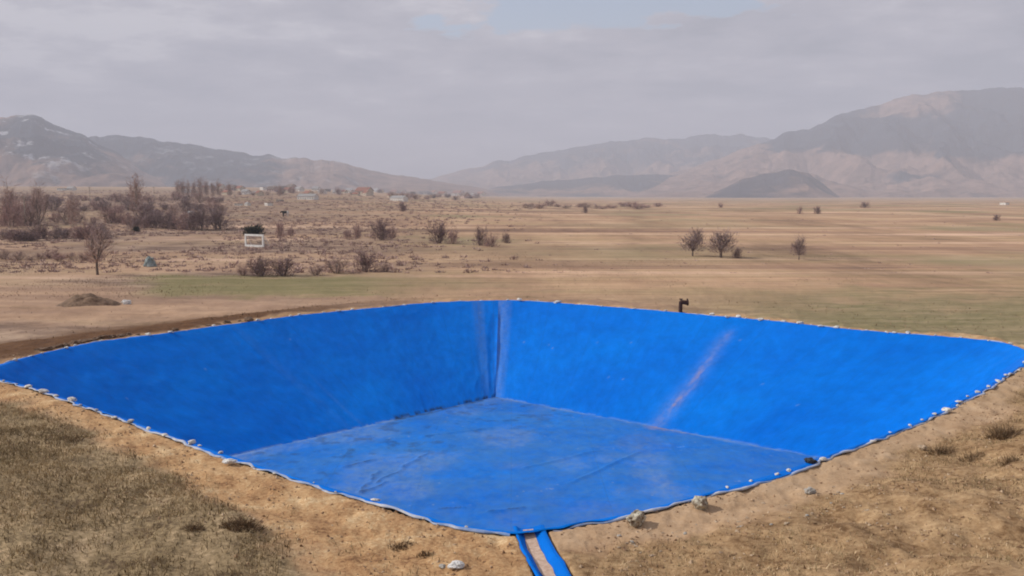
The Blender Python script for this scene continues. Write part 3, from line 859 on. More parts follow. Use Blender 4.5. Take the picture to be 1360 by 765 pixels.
# ------------------------------------------------------------------ litter
def crumple(name, p, s, mat, label, cat, seed, flat=0.6):
    bm = bmesh.new()
    bmesh.ops.create_icosphere(bm, subdivisions=4, radius=0.5)
    off = Vector((seed * 3.1, seed * 1.7, 0))
    for v in bm.verts:
        c = v.co.copy()
        k = 1 + 0.45 * mnoise.noise(c * 2.2 + off) + 0.35 * (abs(mnoise.noise(c * 5 + off)) - 0.2) + 0.15 * mnoise.noise(c * 13 + off)
        c *= k
        v.co = Vector((c.x * 1.15, c.y * 0.9, max(c.z * flat + 0.22, -0.02)))
    me = bpy.data.meshes.new(name); bm.to_mesh(me); bm.free(); me.materials.append(mat)
    o = bpy.data.objects.new(name, me); link(o); o.location = p; o.scale = (s, s, s)
    tag(o, label, cat)
    return o
p = ground_at(606, 755); crumple('plastic_bag', p, px_size(p, 19), M['white_plastic'], 'crumpled white plastic bag lying on the soil at the bottom of the photo', 'plastic bag', 3, 0.5)
p = ground_at(587, 752); put(SG[0], 'stone', p, px_size(p, 16), 'dark grey stone touching the crumpled white bag', 'stone')
p = on_level(312, 614) + np.array([-0.05, -0.3, 0.06]); crumple('plastic_sheet', Vector(p), px_size(p, 15), M['white_plastic'], 'bunched white plastic sheet on the near left rim', 'plastic sheet', 5, 0.4)
p = on_level(1071, 615) + np.array([0.08, -0.12, 0.03]); crumple('black_bag', Vector(p), px_size(p, 14), M['black_plastic'], 'black plastic bag slumped on the near right rim beside a white stone', 'bag', 8, 0.6)
p = ground_at(168, 404); crumple('plastic_scrap', p, px_size(p, 10), M['white_plastic'], 'scrap of white plastic beside the low heap of dark earth', 'plastic scrap', 9, 0.7)

# ------------------------------------------------------------------ pipe stand at the far rim
def pipe_stand():
    j = int(np.argmin(np.linalg.norm(OUT - on_level(900, 416)[:2], axis=1)))
    q = OUT[j] + nrmo[j] * 0.75
    root = empty('pipe_stand', (q[0], q[1], -0.06))
    tag(root, 'short dark metal pipe stand with bent outlet on the far rim', 'pipe')
    g = Geo(); g.tube([(-0.12, 0, -0.1), (-0.12, 0, 0.45), (-0.11, 0, 0.78)], 0.13, 12); g.tube([(-0.12, 0, 0), (-0.12, 0, 0.08)], 0.2, 12)
    g.build('pipe', M['rust'], root, False)
    g = Geo(); g.tube([(-0.14, 0, 0.70), (-0.03, 0, 0.76), (0.12, 0, 0.74), (0.32, 0, 0.72)], 0.15, 12); g.tube([(0.3, 0, 0.72), (0.4, 0, 0.72)], 0.2, 12)
    g.build('outlet', M['rust'], root)
    g = Geo(); g.tube([(-0.10, 0, 0.8), (-0.10, 0, 0.98)], 0.05, 8); g.tube([(-0.22, 0, 0.97), (0.02, 0, 0.97)], 0.035, 8)
    g.tube([(0.33, 0, 0.85), (0.33, 0, 1.0)], 0.05, 8)
    g.build('valve_handle', M['rust'], root)
pipe_stand()

# ------------------------------------------------------------------ goal frame on the plain
def goal():
    p = ground_at(338, 328)
    W, H = px_size(p, 33), px_size(p, 14.5)
    root = empty('goal_frame', p, -0.55)
    tag(root, 'small white football goal standing on the dry plain', 'football goal')
    for s in (-1, 1):
        g = Geo(); g.box((s * W / 2 - 0.15, -0.12, -0.2), (s * W / 2 + 0.15, 0.12, H)); g.build('post', M['white_paint'], root)
        g = Geo(); g.tube([(s * W / 2, 0.12, H - 0.1), (s * W / 2, 0.5, H - 0.12), (s * W / 2, 1.5, 0.05)], 0.05, 6); g.build('back_stay', M['white_paint'], root)
    g = Geo(); g.box((-W / 2 - 0.15, -0.125, H + 0.002), (W / 2 + 0.15, 0.125, H + 0.34)); g.build('crossbar', M['white_paint'], root)
    g = Geo(); g.box((-W / 2 + 0.152, -0.11, -0.1), (W / 2 - 0.152, 0.11, 0.40)); g.build('ground_board', M['white_paint'], root)
    g = Geo()
    n = 15
    for i in range(n + 1):
        t = i / n
        g.tube([(-W / 2 + W * t, 0.5, H - 0.15), (-W / 2 + W * t, 1.5, 0.05)], 0.02, 4)
    for i in range(8):
        t = i / 7
        g.tube([(-W / 2, 0.5 + t, H - 0.15 - (H - 0.2) * t), (W / 2, 0.5 + t, H - 0.15 - (H - 0.2) * t)], 0.02, 4)
    g.build('net', M['net'], root)
goal()

# teal cover at the left
p = ground_at(200, 354)
Wt, Ht = px_size(p, 15), px_size(p, 14)
bm = bmesh.new(); bmesh.ops.create_icosphere(bm, subdivisions=4, radius=0.5)
for v in bm.verts:
    c = v.co.copy(); z = c.z + 0.5
    k = (1.05 - 0.62 * z ** 1.4) * (1 + 0.18 * math.sin(math.atan2(c.y, c.x) * 4 + z * 3)) + 0.3 * mnoise.noise(c * 3.4)
    rr = math.hypot(c.x, c.y) + 1e-6
    v.co = Vector((c.x / rr * 0.5 * k * min(1, rr * 3.2), c.y / rr * 0.5 * k * min(1, rr * 3.2), z * (1 + 0.35 * mnoise.noise(Vector((c.x * 4, c.y * 4, 1))))))
me = bpy.data.meshes.new('tarpaulin_cover'); bm.to_mesh(me); bm.free(); me.materials.append(M['teal'])
o = link(bpy.data.objects.new('tarpaulin_cover', me)); o.location = (p.x, p.y, p.z - 0.1); o.scale = (Wt, Wt, Ht)
tag(o, 'peaked heap under a faded teal tarpaulin on the rough left ground', 'tarpaulin')

# ------------------------------------------------------------------ shrubs and trees (leafless)
def branches(g, p, d, L, rad, lev, rnd, ends, spread):
    pts, q, dd = [Vector(p)], Vector(p), Vector(d).normalized()
    for k in range(3):
        dd = (dd + Vector((rnd.gauss(0, 0.13), rnd.gauss(0, 0.13), rnd.gauss(0.03, 0.08)))).normalized()
        q = q + dd * L / 3; pts.append(q.copy())
    g.tube(pts, [rad, rad * 0.85, rad * 0.7, rad * 0.55], 5 if lev > 1 else 4, rnd.uniform(0.2, 0.6), cap=False)
    ends.append((q.copy(), dd.copy(), L)); ends.append((pts[2].copy(), dd.copy(), L))
    if lev > 0:
        for k in range(rnd.randint(3, 4)):
            nd = (dd + Vector((rnd.gauss(0, spread), rnd.gauss(0, spread), rnd.gauss(0.12, spread * 0.6)))).normalized()
            branches(g, pts[rnd.choice((1, 2, 3, 3))], nd, L * rnd.uniform(0.5, 0.75), rad * 0.55, lev - 1, rnd, ends, spread)

def bare_plant(name, seed, mat, bark, W=1.0, H=1.0, stems=6, trunk=0.0, twigs=900, tw=0.013, lean=0.55, lev=2, tl=0.16):
    """unit-size leafless plant of height about 1: trunk and crown children"""
    rnd = random.Random(seed)
    root = empty(name, (0, 0, -500))
    g, ends = Geo(), []
    if trunk > 0:
        g.tube([(0, 0, -0.06), (rnd.uniform(-.02, .02), 0, trunk * 0.5), (rnd.uniform(-.03, .03), 0, trunk)], [0.032, 0.026, 0.022], 7, 0.4, cap=False)
    for k in range(stems):
        a = 2 * math.pi * (k + rnd.uniform(-.3, .3)) / stems
        d = Vector((math.cos(a) * lean * rnd.uniform(0.3, 1), math.sin(a) * lean * rnd.uniform(0.3, 1), 1))
        b = (0, 0, trunk * rnd.uniform(0.75, 1)) if trunk else (math.cos(a) * 0.06, math.sin(a) * 0.06, -0.04)
        branches(g, b, d, (1 - trunk) * rnd.uniform(0.34, 0.5), 0.016, lev, rnd, ends, 0.42)
    zmax = max(e[0].z for e in ends); xm = max(max(abs(e[0].x), abs(e[0].y)) for e in ends)
    kz, kx = 0.93 * H / zmax, 0.48 * W / xm
    g.v = [(v[0] * kx, v[1] * kx, v[2] * kz) for v in g.v]
    g.build('trunk', bark, root)
    c = Geo(); seed = seed % 17
    lo = trunk * 0.85
    for k in range(twigs):
        if k % 2:
            e, d, L = rnd.choice(ends)
            p = Vector((e.x * kx, e.y * kx, e.z * kz)) + Vector((rnd.gauss(0, 0.06), rnd.gauss(0, 0.06), rnd.gauss(-0.03, 0.07)))
            dd = d + Vector((rnd.gauss(0, 0.55), rnd.gauss(0, 0.55), rnd.gauss(0.25, 0.4)))
        else:
            a, ph, q = rnd.uniform(0, 6.283), rnd.uniform(0, 1), rnd.random() ** 0.45
            rr_ = math.sqrt(max(0, 1 - ph * ph)) * q * 0.44 * W * (1 + 0.25 * math.sin(a * 3 + seed) + 0.15 * math.sin(a * 7 + 2 * seed))
            p = Vector((math.cos(a) * rr_, math.sin(a) * rr_, lo + (0.84 - lo) * H * ph * q * (1 + 0.12 * math.sin(a * 4 + seed * 3))))
            dd = Vector((math.cos(a) * 0.7 + rnd.gauss(0, .4), math.sin(a) * 0.7 + rnd.gauss(0, .4), 0.7 + rnd.gauss(0, .3)))
        if p.z < 0.02: p.z = 0.02
        c.strip(p, dd, tl * rnd.uniform(0.5, 1.3), tw * rnd.uniform(0.6, 1.4), min(1, max(0, rnd.gauss(0.5, 0.25))), 0.2, rnd)
    c.build('crown', mat, root)
    return root
PROTO = {}
def proto(key, n, **k):
    PROTO[key] = [bare_plant(k.get('name', 'shrub'), 300 + 10 * len(PROTO) + i, **{a: b for a, b in k.items() if a != 'name'}) for i in range(n)]
proto('brown', 3, mat=M['twig'], bark=M['bark'], W=1.15, stems=7, twigs=1000, tw=0.013)
proto('dark', 3, mat=M['twig_dark'], bark=M['bark'], W=1.15, stems=8, twigs=1200, tw=0.014)
proto('red', 3, mat=M['twig_red'], bark=M['bark'], W=1.1, stems=7, twigs=1150, tw=0.013)
proto('grey', 3, mat=M['twig_grey'], bark=M['bark'], W=1.2, stems=8, twigs=900, tw=0.011)
proto('tree', 3, name='bare_tree', mat=M['twig_red'], bark=M['bark'], W=0.9, stems=6, trunk=0.22, twigs=1100, tw=0.011, lean=0.7)
proto('thin', 2, name='bare_tree', mat=M['twig_grey'], bark=M['bark'], W=0.6, stems=5, trunk=0.3, twigs=420, tw=0.010, lean=0.5)
proto('poplar', 3, name='poplar_tree', mat=M['twig_grey'], bark=M['bark_pale'], W=0.22, stems=6, trunk=0.12, twigs=600, tw=0.008, lean=0.18, lev=2, tl=0.12)
proto('ever', 2, name='evergreen_shrub', mat=M['evergreen'], bark=M['bark'], W=1.3, stems=8, twigs=2600, tw=0.03, tl=0.13)
USED = {}
def plant(key, p, w, h, label, cat, group=None, wd=None):
    """stands a copy (the first ones are the originals) on the ground"""
    lst = PROTO[key]
    i = R.randrange(len(lst))
    o = lst[i] if (key, i) not in USED else copy_tree(lst[i])
    USED[(key, i)] = 1
    asp = {'brown': 1.15, 'dark': 1.15, 'red': 1.1, 'grey': 1.2, 'tree': 0.9, 'thin': 0.6, 'poplar': 0.22, 'ever': 1.3}[key]
    o.location = (p[0], p[1], p[2] - 0.02 * h)
    o.scale = (w / asp, (wd or w) / asp, h)
    o.rotation_euler = (0, 0, R.uniform(0, 6.28))
    for k in ('label', 'category', 'group'):
        if k in o: del o[k]
    tag(o, label, cat, group)
    return o
def plant_px(key, px_, py_, w, h, label, cat='shrub', group=None):
    p = ground_at(px_, py_)
    plant(key, p, px_size(p, w), px_size(p, h), label, cat, group)

plant_px('dark', 507, 319, 30, 30, 'dark purple leafless shrub left of the paired shrubs on the plain')
plant_px('brown', 520, 318, 16, 20, 'small brown shrub touching the dark purple shrub')
plant_px('dark', 583, 323, 34, 32, 'wide dark leafless shrub in the middle of the plain, left of two clustered')
plant_px('brown', 602, 324, 18, 22, 'small brown shrub on the right side of the wide middle shrub')
plant_px('dark', 638, 326, 20, 28, 'upright dark shrub right of the wide middle shrub')
plant_px('brown', 652, 328, 24, 20, 'brown rounded shrub leaning on the upright dark shrub')
plant_px('dark', 673, 323, 15, 15, 'smallest dark shrub at the right end of the middle shrubs')
plant_px('dark', 485, 361, 38, 30, 'round dark brown shrub nearest the green strip')
plant_px('grey', 448, 363, 44, 26, 'pale grey shrub left of the round dark brown shrub')
plant_px('grey', 512, 361, 22, 16, 'low grey shrub right of the round dark brown shrub')
plant_px('dark', 346, 367, 36, 28, 'wide brown thicket below the goal, left half')
plant_px('dark', 377, 366, 40, 27, 'wide brown thicket below the goal, right half')
plant_px('grey', 420, 366, 30, 18, 'thin pale shrub between the wide thicket and the grey shrub')
plant_px('brown', 323, 366, 20, 17, 'small shrub at the left end of the wide thicket')
plant_px('tree', 920, 340, 38, 38, 'reddish leafless tree on the plain, left of a pair', 'tree')
plant_px('tree', 957, 342, 38, 37, 'reddish leafless tree on the plain, right of a pair', 'tree')
plant_px('dark', 979, 343, 16, 15, 'small dark shrub at the foot of the right reddish tree')
plant_px('tree', 1061, 345, 23, 33, 'lone slender reddish tree right of the tree pair', 'tree')
plant_px('dark', 1086, 284, 11, 11, 'tiny dark shrub far off above the lone slender tree')
plant_px('brown', 1062, 284, 9, 11, 'tiny brown shrub far off left of the tiny dark one')
plant_px('dark', 1323, 293, 10, 9, 'tiny dark shrub far off at the right edge')
plant_px('dark', 1148, 276, 14, 9, 'low dark bush far off below the pink foothills')
plant_px('brown', 957, 276, 8, 8, 'tiny brown bush far off above the tree pair')
plant_px('dark', 777, 283, 10, 10, 'tiny black looking bush far off in the middle of the plain')
plant_px('dark', 535, 281, 13, 14, 'small dark bush in front of the right end of the village')
plant_px('ever', 337, 312, 29, 15, 'dark evergreen bush right behind the white goal', 'shrub')
plant_px('ever', 181, 308, 13, 8, 'small dark green bush on the left plain', 'shrub')
plant_px('red', 290, 305, 44, 37, 'dense reddish bare thicket left of the goal, tallest of its row', 'shrub')
plant_px('tree', 268, 306, 36, 34, 'reddish bare tree left of the tallest thicket', 'tree')
plant_px('thin', 130, 365, 42, 62, 'thin grey tree with bare forked trunk on the rough left ground', 'tree')
plant_px('grey', 133, 324, 40, 24, 'grey shrub behind the thin grey tree', 'shrub')
plant_px('brown', 475, 317, 14, 24, 'slim brown shrub between the goal and the dark purple shrub', 'shrub')
plant_px('brown', 462, 318, 14, 14, 'low brown shrub just left of the slim brown shrub', 'shrub')
plant_px('brown', 387, 314, 12, 14, 'small shrub just right of the white goal', 'shrub')
plant_px('brown', 372, 315, 14, 24, 'slim tall shrub near the right post of the goal', 'shrub')

rows = [  # key list, y, x0, x1, n, width, height, row description
    (['red', 'dark', 'brown'], 319, 0, 62, 5, 28, 19, 'the dark hedge at the left edge', 'hedge shrubs at the left edge'),
    (['red', 'brown', 'dark'], 316, 72, 150, 6, 30, 18, 'the purple hedge right of the left edge', 'purple hedge shrubs on the left'),
    (['red', 'brown'], 304, 178, 262, 7, 28, 20, 'the reddish row left of the goal', 'reddish row left of the goal'),
    (['grey', 'brown', 'grey'], 300, 0, 58, 5, 30, 36, 'the tall dark grove at the far left', 'tall grove at the far left'),
    (['brown', 'grey', 'dark'], 297, 66, 250, 11, 26, 20, 'the loose grey row above the reddish row', 'loose grey shrub row'),
    (['grey', 'brown', 'red'], 281, 0, 300, 20, 26, 16, 'the dark belt below the left mountain', 'dark belt shrubs below the left mountain'),
    (['grey', 'brown', 'red'], 268, 0, 300, 20, 22, 12, 'the far thin belt before the left mountain', 'far belt shrubs before the left mountain'),
    (['grey', 'brown'], 276, 690, 880, 16, 20, 7, 'the low pinkish brush line in mid plain', 'pinkish brush line in mid plain'),
    (['dark', 'brown'], 264, 520, 640, 12, 15, 8, 'the dark line of bushes right of the village', 'bushes right of the village'),
    (['brown', 'red', 'grey'], 258, 290, 510, 12, 12, 8, 'the bushes among the village houses', 'bushes among the village houses'),
    (['brown', 'grey'], 345, 0, 120, 8, 22, 12, 'the low scrub row on the rough left ground', 'low scrub on the rough left ground'),
]
for keys, y0, x0, x1, n, w, h, desc, grp in rows:
    for i in range(n):
        px_ = x0 + (x1 - x0) * (i + 0.5 + R.uniform(-0.3, 0.3)) / n
        p = ground_at(px_, y0 + R.uniform(-2.0, 2.0))
        s = R.uniform(0.7, 1.3)
        plant(R.choice(keys), p, px_size(p, w * s), px_size(p, h * s * R.uniform(0.8, 1.15)), 'bare shrub in %s, %s from the left' % (desc, ordinal(i + 1)), 'shrub', grp)
for i, (px_, y0, h) in enumerate([(14, 296, 62), (50, 290, 52), (97, 302, 48), (181, 288, 62), (236, 262, 26), (243, 262, 28), (250, 262, 25), (258, 262, 27), (266, 262, 30), (274, 262, 28), (283, 262, 24), (290, 262, 26), (305, 262, 22), (372, 262, 20)]):
    p = ground_at(px_, y0)
    plant('poplar', p, px_size(p, h * 0.24), px_size(p, h), 'slender pale bare poplar on the left plain, %s from the left' % ordinal(i + 1), 'tree', 'bare poplars on the left plain')

# ------------------------------------------------------------------ village
def house(name, W, D, H, wall, roof, kind, nwin):
    root = empty(name, (0, 0, -600))
    g = Geo(); g.box((-W / 2, -D / 2, -1.5), (W / 2, D / 2, H))
    if kind == 'gable':
        rh = D * 0.33
        g.add([(-W / 2, -D / 2 + .01, H - .002), (-W / 2, D / 2 - .01, H - .002), (-W / 2, 0, H + rh), (W / 2, -D / 2 + .01, H - .002), (W / 2, D / 2 - .01, H - .002), (W / 2, 0, H + rh)],
              [(0, 2, 1), (3, 4, 5), (0, 3, 5, 2), (1, 2, 5, 4)])
    g.build('wall', wall, root)
    g = Geo()
    if kind == 'gable':
        e, th = 0.5, 0.18
        sl = rh / (D / 2)
        for s in (-1, 1):
            y1, z1 = s * (D / 2 + e), H - sl * e + 0.03
            g.add([(-W / 2 - e, 0, H + rh + .03), (W / 2 + e, 0, H + rh + .03), (W / 2 + e, y1, z1), (-W / 2 - e, y1, z1),
                   (-W / 2 - e, 0, H + rh + .03 + th), (W / 2 + e, 0, H + rh + .03 + th), (W / 2 + e, y1, z1 + th), (-W / 2 - e, y1, z1 + th)],
                  [(0, 1, 2, 3), (7, 6, 5, 4), (3, 2, 6, 7), (0, 3, 7, 4), (2, 1, 5, 6)])
    else:
        g.box((-W / 2 - .3, -D / 2 - .3, H + .003), (W / 2 + .3, D / 2 + .3, H + .3))
    rf = g.build('roof', roof, root)
    if kind == 'gable':
        g = Geo(); g.box((W * .2, -0.9, H + rh * 0.4), (W * .2 + .6, -0.3, H + rh + 0.9)); g.build('chimney', wall, rf)
    for k in range(nwin):
        xx = -W / 2 + W * (k + 0.5) / nwin
        g = Geo()
        if k == nwin // 2:
            g.box((xx - .5, -D / 2 - .05, 0), (xx + .5, -D / 2 + .1, 2.1)); g.build('door', M['door'], root)
        else:
            g.box((xx - .6, -D / 2 - .04, 1.0), (xx + .6, -D / 2 + .1, 2.2)); g.build('window', M['glass'], root)
    return root
HT = [('white walled house with grey roof', house('village_house', 11, 8, 3.2, M['wall_white'], M['roof_grey'], 'gable', 4)),
      ('cream walled house with red roof', house('village_house', 12, 8, 3.4, M['wall_cream'], M['roof_red'], 'gable', 4)),
      ('pinkish house with brown roof', house('village_house', 10, 7, 3.0, M['wall_pink'], M['roof_brown'], 'gable', 3)),
      ('grey block house with flat roof', house('village_house', 9, 7, 3.0, M['wall_stone'], M['roof_grey'], 'flat', 3)),
      ('white flat roofed house', house('village_house', 12, 7, 3.3, M['wall_white'], M['roof_brown'], 'flat', 4))]
LONG = house('farm_shed', 26, 9, 4.0, M['wall_white'], M['roof_grey'], 'gable', 7)
hu = set()
def put_house(k, px_, py_, w, label, group, rz=None):
    global HT
    base = LONG if k == 'long' else HT[k][1]
    wid = 26 if k == 'long' else {0: 11, 1: 12, 2: 10, 3: 9, 4: 12}[k]
    o = base if k not in hu else copy_tree(base)
    hu.add(k)
    p = ground_at(px_, py_)
    o.location = p
    s = px_size(p, w) / wid
    o.scale = (s, s, s)
    o.rotation_euler = (0, 0, -math.atan2(p.x, p.y) + ((rz if rz is not None else R.uniform(-0.5, 0.3)) - 0.8))
    tag(o, label, 'shed' if k == 'long' else 'house', group)
put_house('long', 409, 265, 28, 'long white shed with grey roof in front of the village, left one', None, 0.1)
put_house('long', 530, 267, 26, 'long low white shed right of the village', None, -0.05)
put_house(1, 484, 259, 20, 'broad cream house with red roof towards the right of the village', None, 0.1)
put_house(4, 466, 256, 11, 'bright white flat roofed house left of the broad cream house', None, 0)
put_house(4, 82, 253, 10, 'white house at the foot of the left mountain, left of two', None, 0)
put_house(0, 95, 253, 10, 'white house at the foot of the left mountain, right of two', None, 0)
put_house(4, 1334, 272, 10, 'lone white house far off at the right edge of the plain', None, 0)
put_house(0, 254, 284, 7, 'small white hut before the reddish thicket on the left', None, 0.2)
front = [(317, 273, 9, 4), (329, 273, 8, 0), (357, 273, 13, 4), (341, 259, 9, 0), (324, 258, 6, 4), (372, 268, 8, 3)]
back = []
for i in range(44):
    px_ = 240 + 400 * (i + R.uniform(0.1, 0.9)) / 44
    back.append((px_, R.uniform(250, 261) + 4 * max(0, (px_ - 480) / 160), R.uniform(8, 14), R.choice([0, 1, 2, 4, 3, 1, 0, 4])))
for i, (a, b, w, k) in enumerate(sorted(front)):
    put_house(k, a, b, w, '%s in front of the main village, %s from left' % (HT[k][0], ordinal(i + 1)), 'near scatter of village houses')
cnt = {}
for (a, b, w, k) in sorted(back):
    cnt[k] = cnt.get(k, 0) + 1
    put_house(k, a, b, w, '%s in main village row, %s such from left' % (HT[k][0], ordinal(cnt[k])), 'main row of village houses')
# remove prototypes never placed
for lst in PROTO.values():
    for o in lst:
        if 'label' not in o:
            for ch in list(o.children): bpy.data.objects.remove(ch)
            bpy.data.objects.remove(o)

# utility poles
def pole(px_, py_, h, label, i):
    p = ground_at(px_, py_)
    H = px_size(p, h)
    root = empty('utility_pole', p)
    tag(root, label, 'utility pole', 'utility poles on the left plain')
    g = Geo(); g.tube([(0, 0, -0.5), (0, 0, H)], [0.2, 0.14], 8); g.build('pole', M['bark_pale'], root)
    g = Geo(); g.box((-1.0, -0.06, H * 0.93), (1.0, 0.06, H * 0.93 + 0.14)); g.build('crossarm', M['bark_pale'], root)
for i, (a, b, h) in enumerate([(34, 300, 40), (120, 272, 24), (205, 268, 20), (312, 262, 17)]):
    pole(a, b, h, 'wooden utility pole on the left plain, %s from the left' % ordinal(i + 1), i)

# ------------------------------------------------------------------ grazing cow, far off
def cow(px_, py_):
    p = ground_at(px_, py_)
    L = px_size(p, 10)
    root = empty('cow', p)
    tag(root, 'black cow with white hindquarters standing far off on the plain', 'cow')
    J = [(0.34, 0, 0.62), (0.05, 0, 0.60), (-0.28, 0, 0.66), (-0.44, 0, 0.72), (-0.58, 0, 0.62), (-0.68, 0, 0.50)]
    rad = [0.15, 0.19, 0.17, 0.10, 0.085, 0.055]
    E = [(i, i + 1) for i in range(5)]
    for (bx, s, hind) in ((0.33, -1, 1), (0.36, 1, 1), (-0.27, -1, 0), (-0.25, 1, 0)):
        b = 0 if hind else 2
        n = len(J)
        J += [(bx, s * 0.10, 0.45), (bx + (-0.05 if hind else 0.0), s * 0.11, 0.28), (bx + (0.03 if hind else 0.0), s * 0.11, 0.15), (bx, s * 0.11, 0.0)]
        rad += [0.085, 0.05, 0.035, 0.04]
        E += [(b, n), (n, n + 1), (n + 1, n + 2), (n + 2, n + 3)]
    n = len(J); J += [(0.48, 0, 0.70), (0.53, 0, 0.35)]; rad += [0.03, 0.02]; E += [(0, n), (n, n + 1)]
    for s in (-1, 1):
        n = len(J); J += [(-0.57, s * 0.12, 0.69)]; rad += [0.03]; E += [(4, n)]
    me = bpy.data.meshes.new('body'); me.from_pydata(J, E, []); me.update()
    o = link(bpy.data.objects.new('body', me), root)
    md = o.modifiers.new('skin', 'SKIN')
    for i, v in enumerate(me.skin_vertices[0].data):
        v.radius = (rad[i], rad[i]); v.use_root = (i == 1)
    o.modifiers.new('sub', 'SUBSURF').levels = 1
    dg = bpy.context.evaluated_depsgraph_get()
    m2 = bpy.data.meshes.new_from_object(o.evaluated_get(dg))
    o.modifiers.clear(); o.data = m2; m2.name = 'body'
    m2.materials.clear(); m2.materials.append(M['cow_black']); m2.materials.append(M['cow_white'])
    for f in m2.polygons: f.material_index = 1 if f.center.x > 0.17 else 0
    root.scale = (L, L, L)
cow(379, 288)

# ------------------------------------------------------------------ grass, weeds and scrub masses
def blades(name, pts_fn, n, hmin, hmax, w, mat, label, cat, tone=(0.5, 0.25), lean=0.5, per=1):
    verts, faces, tones = [], [], []
    P = pts_fn(n)
    k = len(P)
    rs = NR
    Hh = rs.uniform(hmin, hmax, k); a = rs.uniform(0, 6.283, k); la = rs.uniform(0, 6.283, k); lm = np.abs(rs.normal(0, lean, k)) * Hh
    W = w * rs.uniform(0.6, 1.5, k)
    sx, sy = np.cos(a) * W / 2, np.sin(a) * W / 2
    tx, ty = np.cos(la) * lm, np.sin(la) * lm
    base = P.copy(); base[:, 2] -= 0.03
    v0 = base - np.stack([sx, sy, 0 * sx], 1); v1 = base + np.stack([sx, sy, 0 * sx], 1)
    mid = base + np.stack([tx * 0.35, ty * 0.35, Hh * 0.6], 1)
    v2 = mid + 0.75 * np.stack([sx, sy, 0 * sx], 1); v3 = mid - 0.75 * np.stack([sx, sy, 0 * sx], 1)
    v4 = base + np.stack([tx, ty, Hh], 1)
    V = np.stack([v0, v1, v2, v3, v4], 1).reshape(-1, 3)
    i = np.arange(k)[:, None] * 5
    Q = (i + np.array([[0, 1, 2, 3]])).tolist(); Tt = (i + np.array([[3, 2, 4]])).tolist()
    tn = np.clip(rs.normal(tone[0], tone[1], k) + 0.9 * (fbm(P[:, 0] * 0.7, P[:, 1] * 0.7, 95, 4) - 0.5), 0, 1)
    o = mesh_obj(name, V, Q + Tt, mat, None, False, {'tone': np.repeat(tn, 5)})
    tag(o, label, cat, kind='stuff')
    return o

def scatter(x0, x1, y0, y1, keep):
    def fn(n):
        x = NR.uniform(x0, x1, n); y = NR.uniform(y0, y1, n)
        px = 680 + F * x / np.maximum(y, 1)
        k = (px > -120) & (px < 1480) & (np.hypot(x, y) > 15)
        x, y = x[k], y[k]
        d = rim_sd(x, y)
        m = keep(x, y, d)
        x, y = x[m], y[m]
        z = terrain(x, y)
        return np.stack([x, y, z], 1)
    return fn
def left_grass(x, y, d):
    n1 = fbm(x * 0.35, y * 0.35, 21, 4) - 0.5; n2 = fbm(x * 1.6, y * 1.6, 22, 3) - 0.5
    dn = d + n1 * 2.6 + n2 * 0.9
    bw = 1.2 + 2.0 * sstep(-14, -2, x)
    px = 680 + F * x / y
    cl = fbm(x * 0.9, y * 0.9, 97, 4)
    return (d > 0.9) & (px < 735) & (y < 41) & (NR.uniform(0, 1, len(x)) < (0.03 + sstep(bw - 0.2, bw + 1.6, dn)) * (0.25 + 1.5 * sstep(0.35, 0.65, cl)))
blades('grass', scatter(-26, 2, 12, 41, left_grass), 330000, 0.04, 0.17, 0.018, M['straw'], 'dry olive and straw coloured grass on the near left slope', 'grass', (0.42, 0.24), 0.9)
def right_stubble(x, y, d):
    px = 680 + F * x / y
    n1 = fbm(x * 0.35, y * 0.35, 21, 4) - 0.5; n2 = fbm(x * 1.6, y * 1.6, 22, 3) - 0.5
    dn = d + n1 * 2.6 + n2 * 0.9
    cl = fbm(x * 0.8, y * 0.8, 98, 4)
    return (d > 1.0) & (px > 740) & (y < 42) & (NR.uniform(0, 1, len(x)) < sstep(1.4, 2.6, dn) * (0.12 + 0.85 * sstep(0.40, 0.66, cl) + 0.9 * sstep(10, 17, x) * sstep(0.38, 0.6, cl)))
blades('stubble', scatter(0, 30, 12, 42, right_stubble), 240000, 0.03, 0.13, 0.014, M['straw'], 'thin straw coloured stubble on the dry right bank', 'stubble', (0.42, 0.28), 0.9)
def far_weeds(x, y, d):
    px = 680 + F * x / y
    cl = fbm(x * 0.08, y * 0.08, 99, 4)
    return (d > 2) & (y > 45) & (NR.uniform(0, 1, len(x)) < (0.06 + 0.9 * sstep(0.48, 0.68, cl)) * (1 - 0.75 * sstep(250, 420, px)))
blades('weeds', scatter(-115, 60, 45, 150, far_weeds), 90000, 0.05, 0.2, 0.05, M['weed'], 'dead brown weeds covering the rough ground on the left', 'weeds', (0.6, 0.25), 0.8)
g = Geo()
_m = 70000
_r = np.exp(NR.uniform(math.log(110), math.log(1300), _m)); _px = NR.uniform(-60, 1420, _m)
_x, _y = (_px - 680) / F * _r, _r
_cl = fbm(_x * 0.02, _y * 0.012, 103, 4)
_k = np.nonzero(NR.uniform(0, 1, _m) < sstep(0.36, 0.58, _cl) * (1 - sstep(420, 800, _px)) + 0.05 + 0.5 * np.exp(-((_r - 620) / 260) ** 2) * (1 - sstep(520, 760, _px)))[0][:7500]
_z = terrain(_x, _y, cut=False)
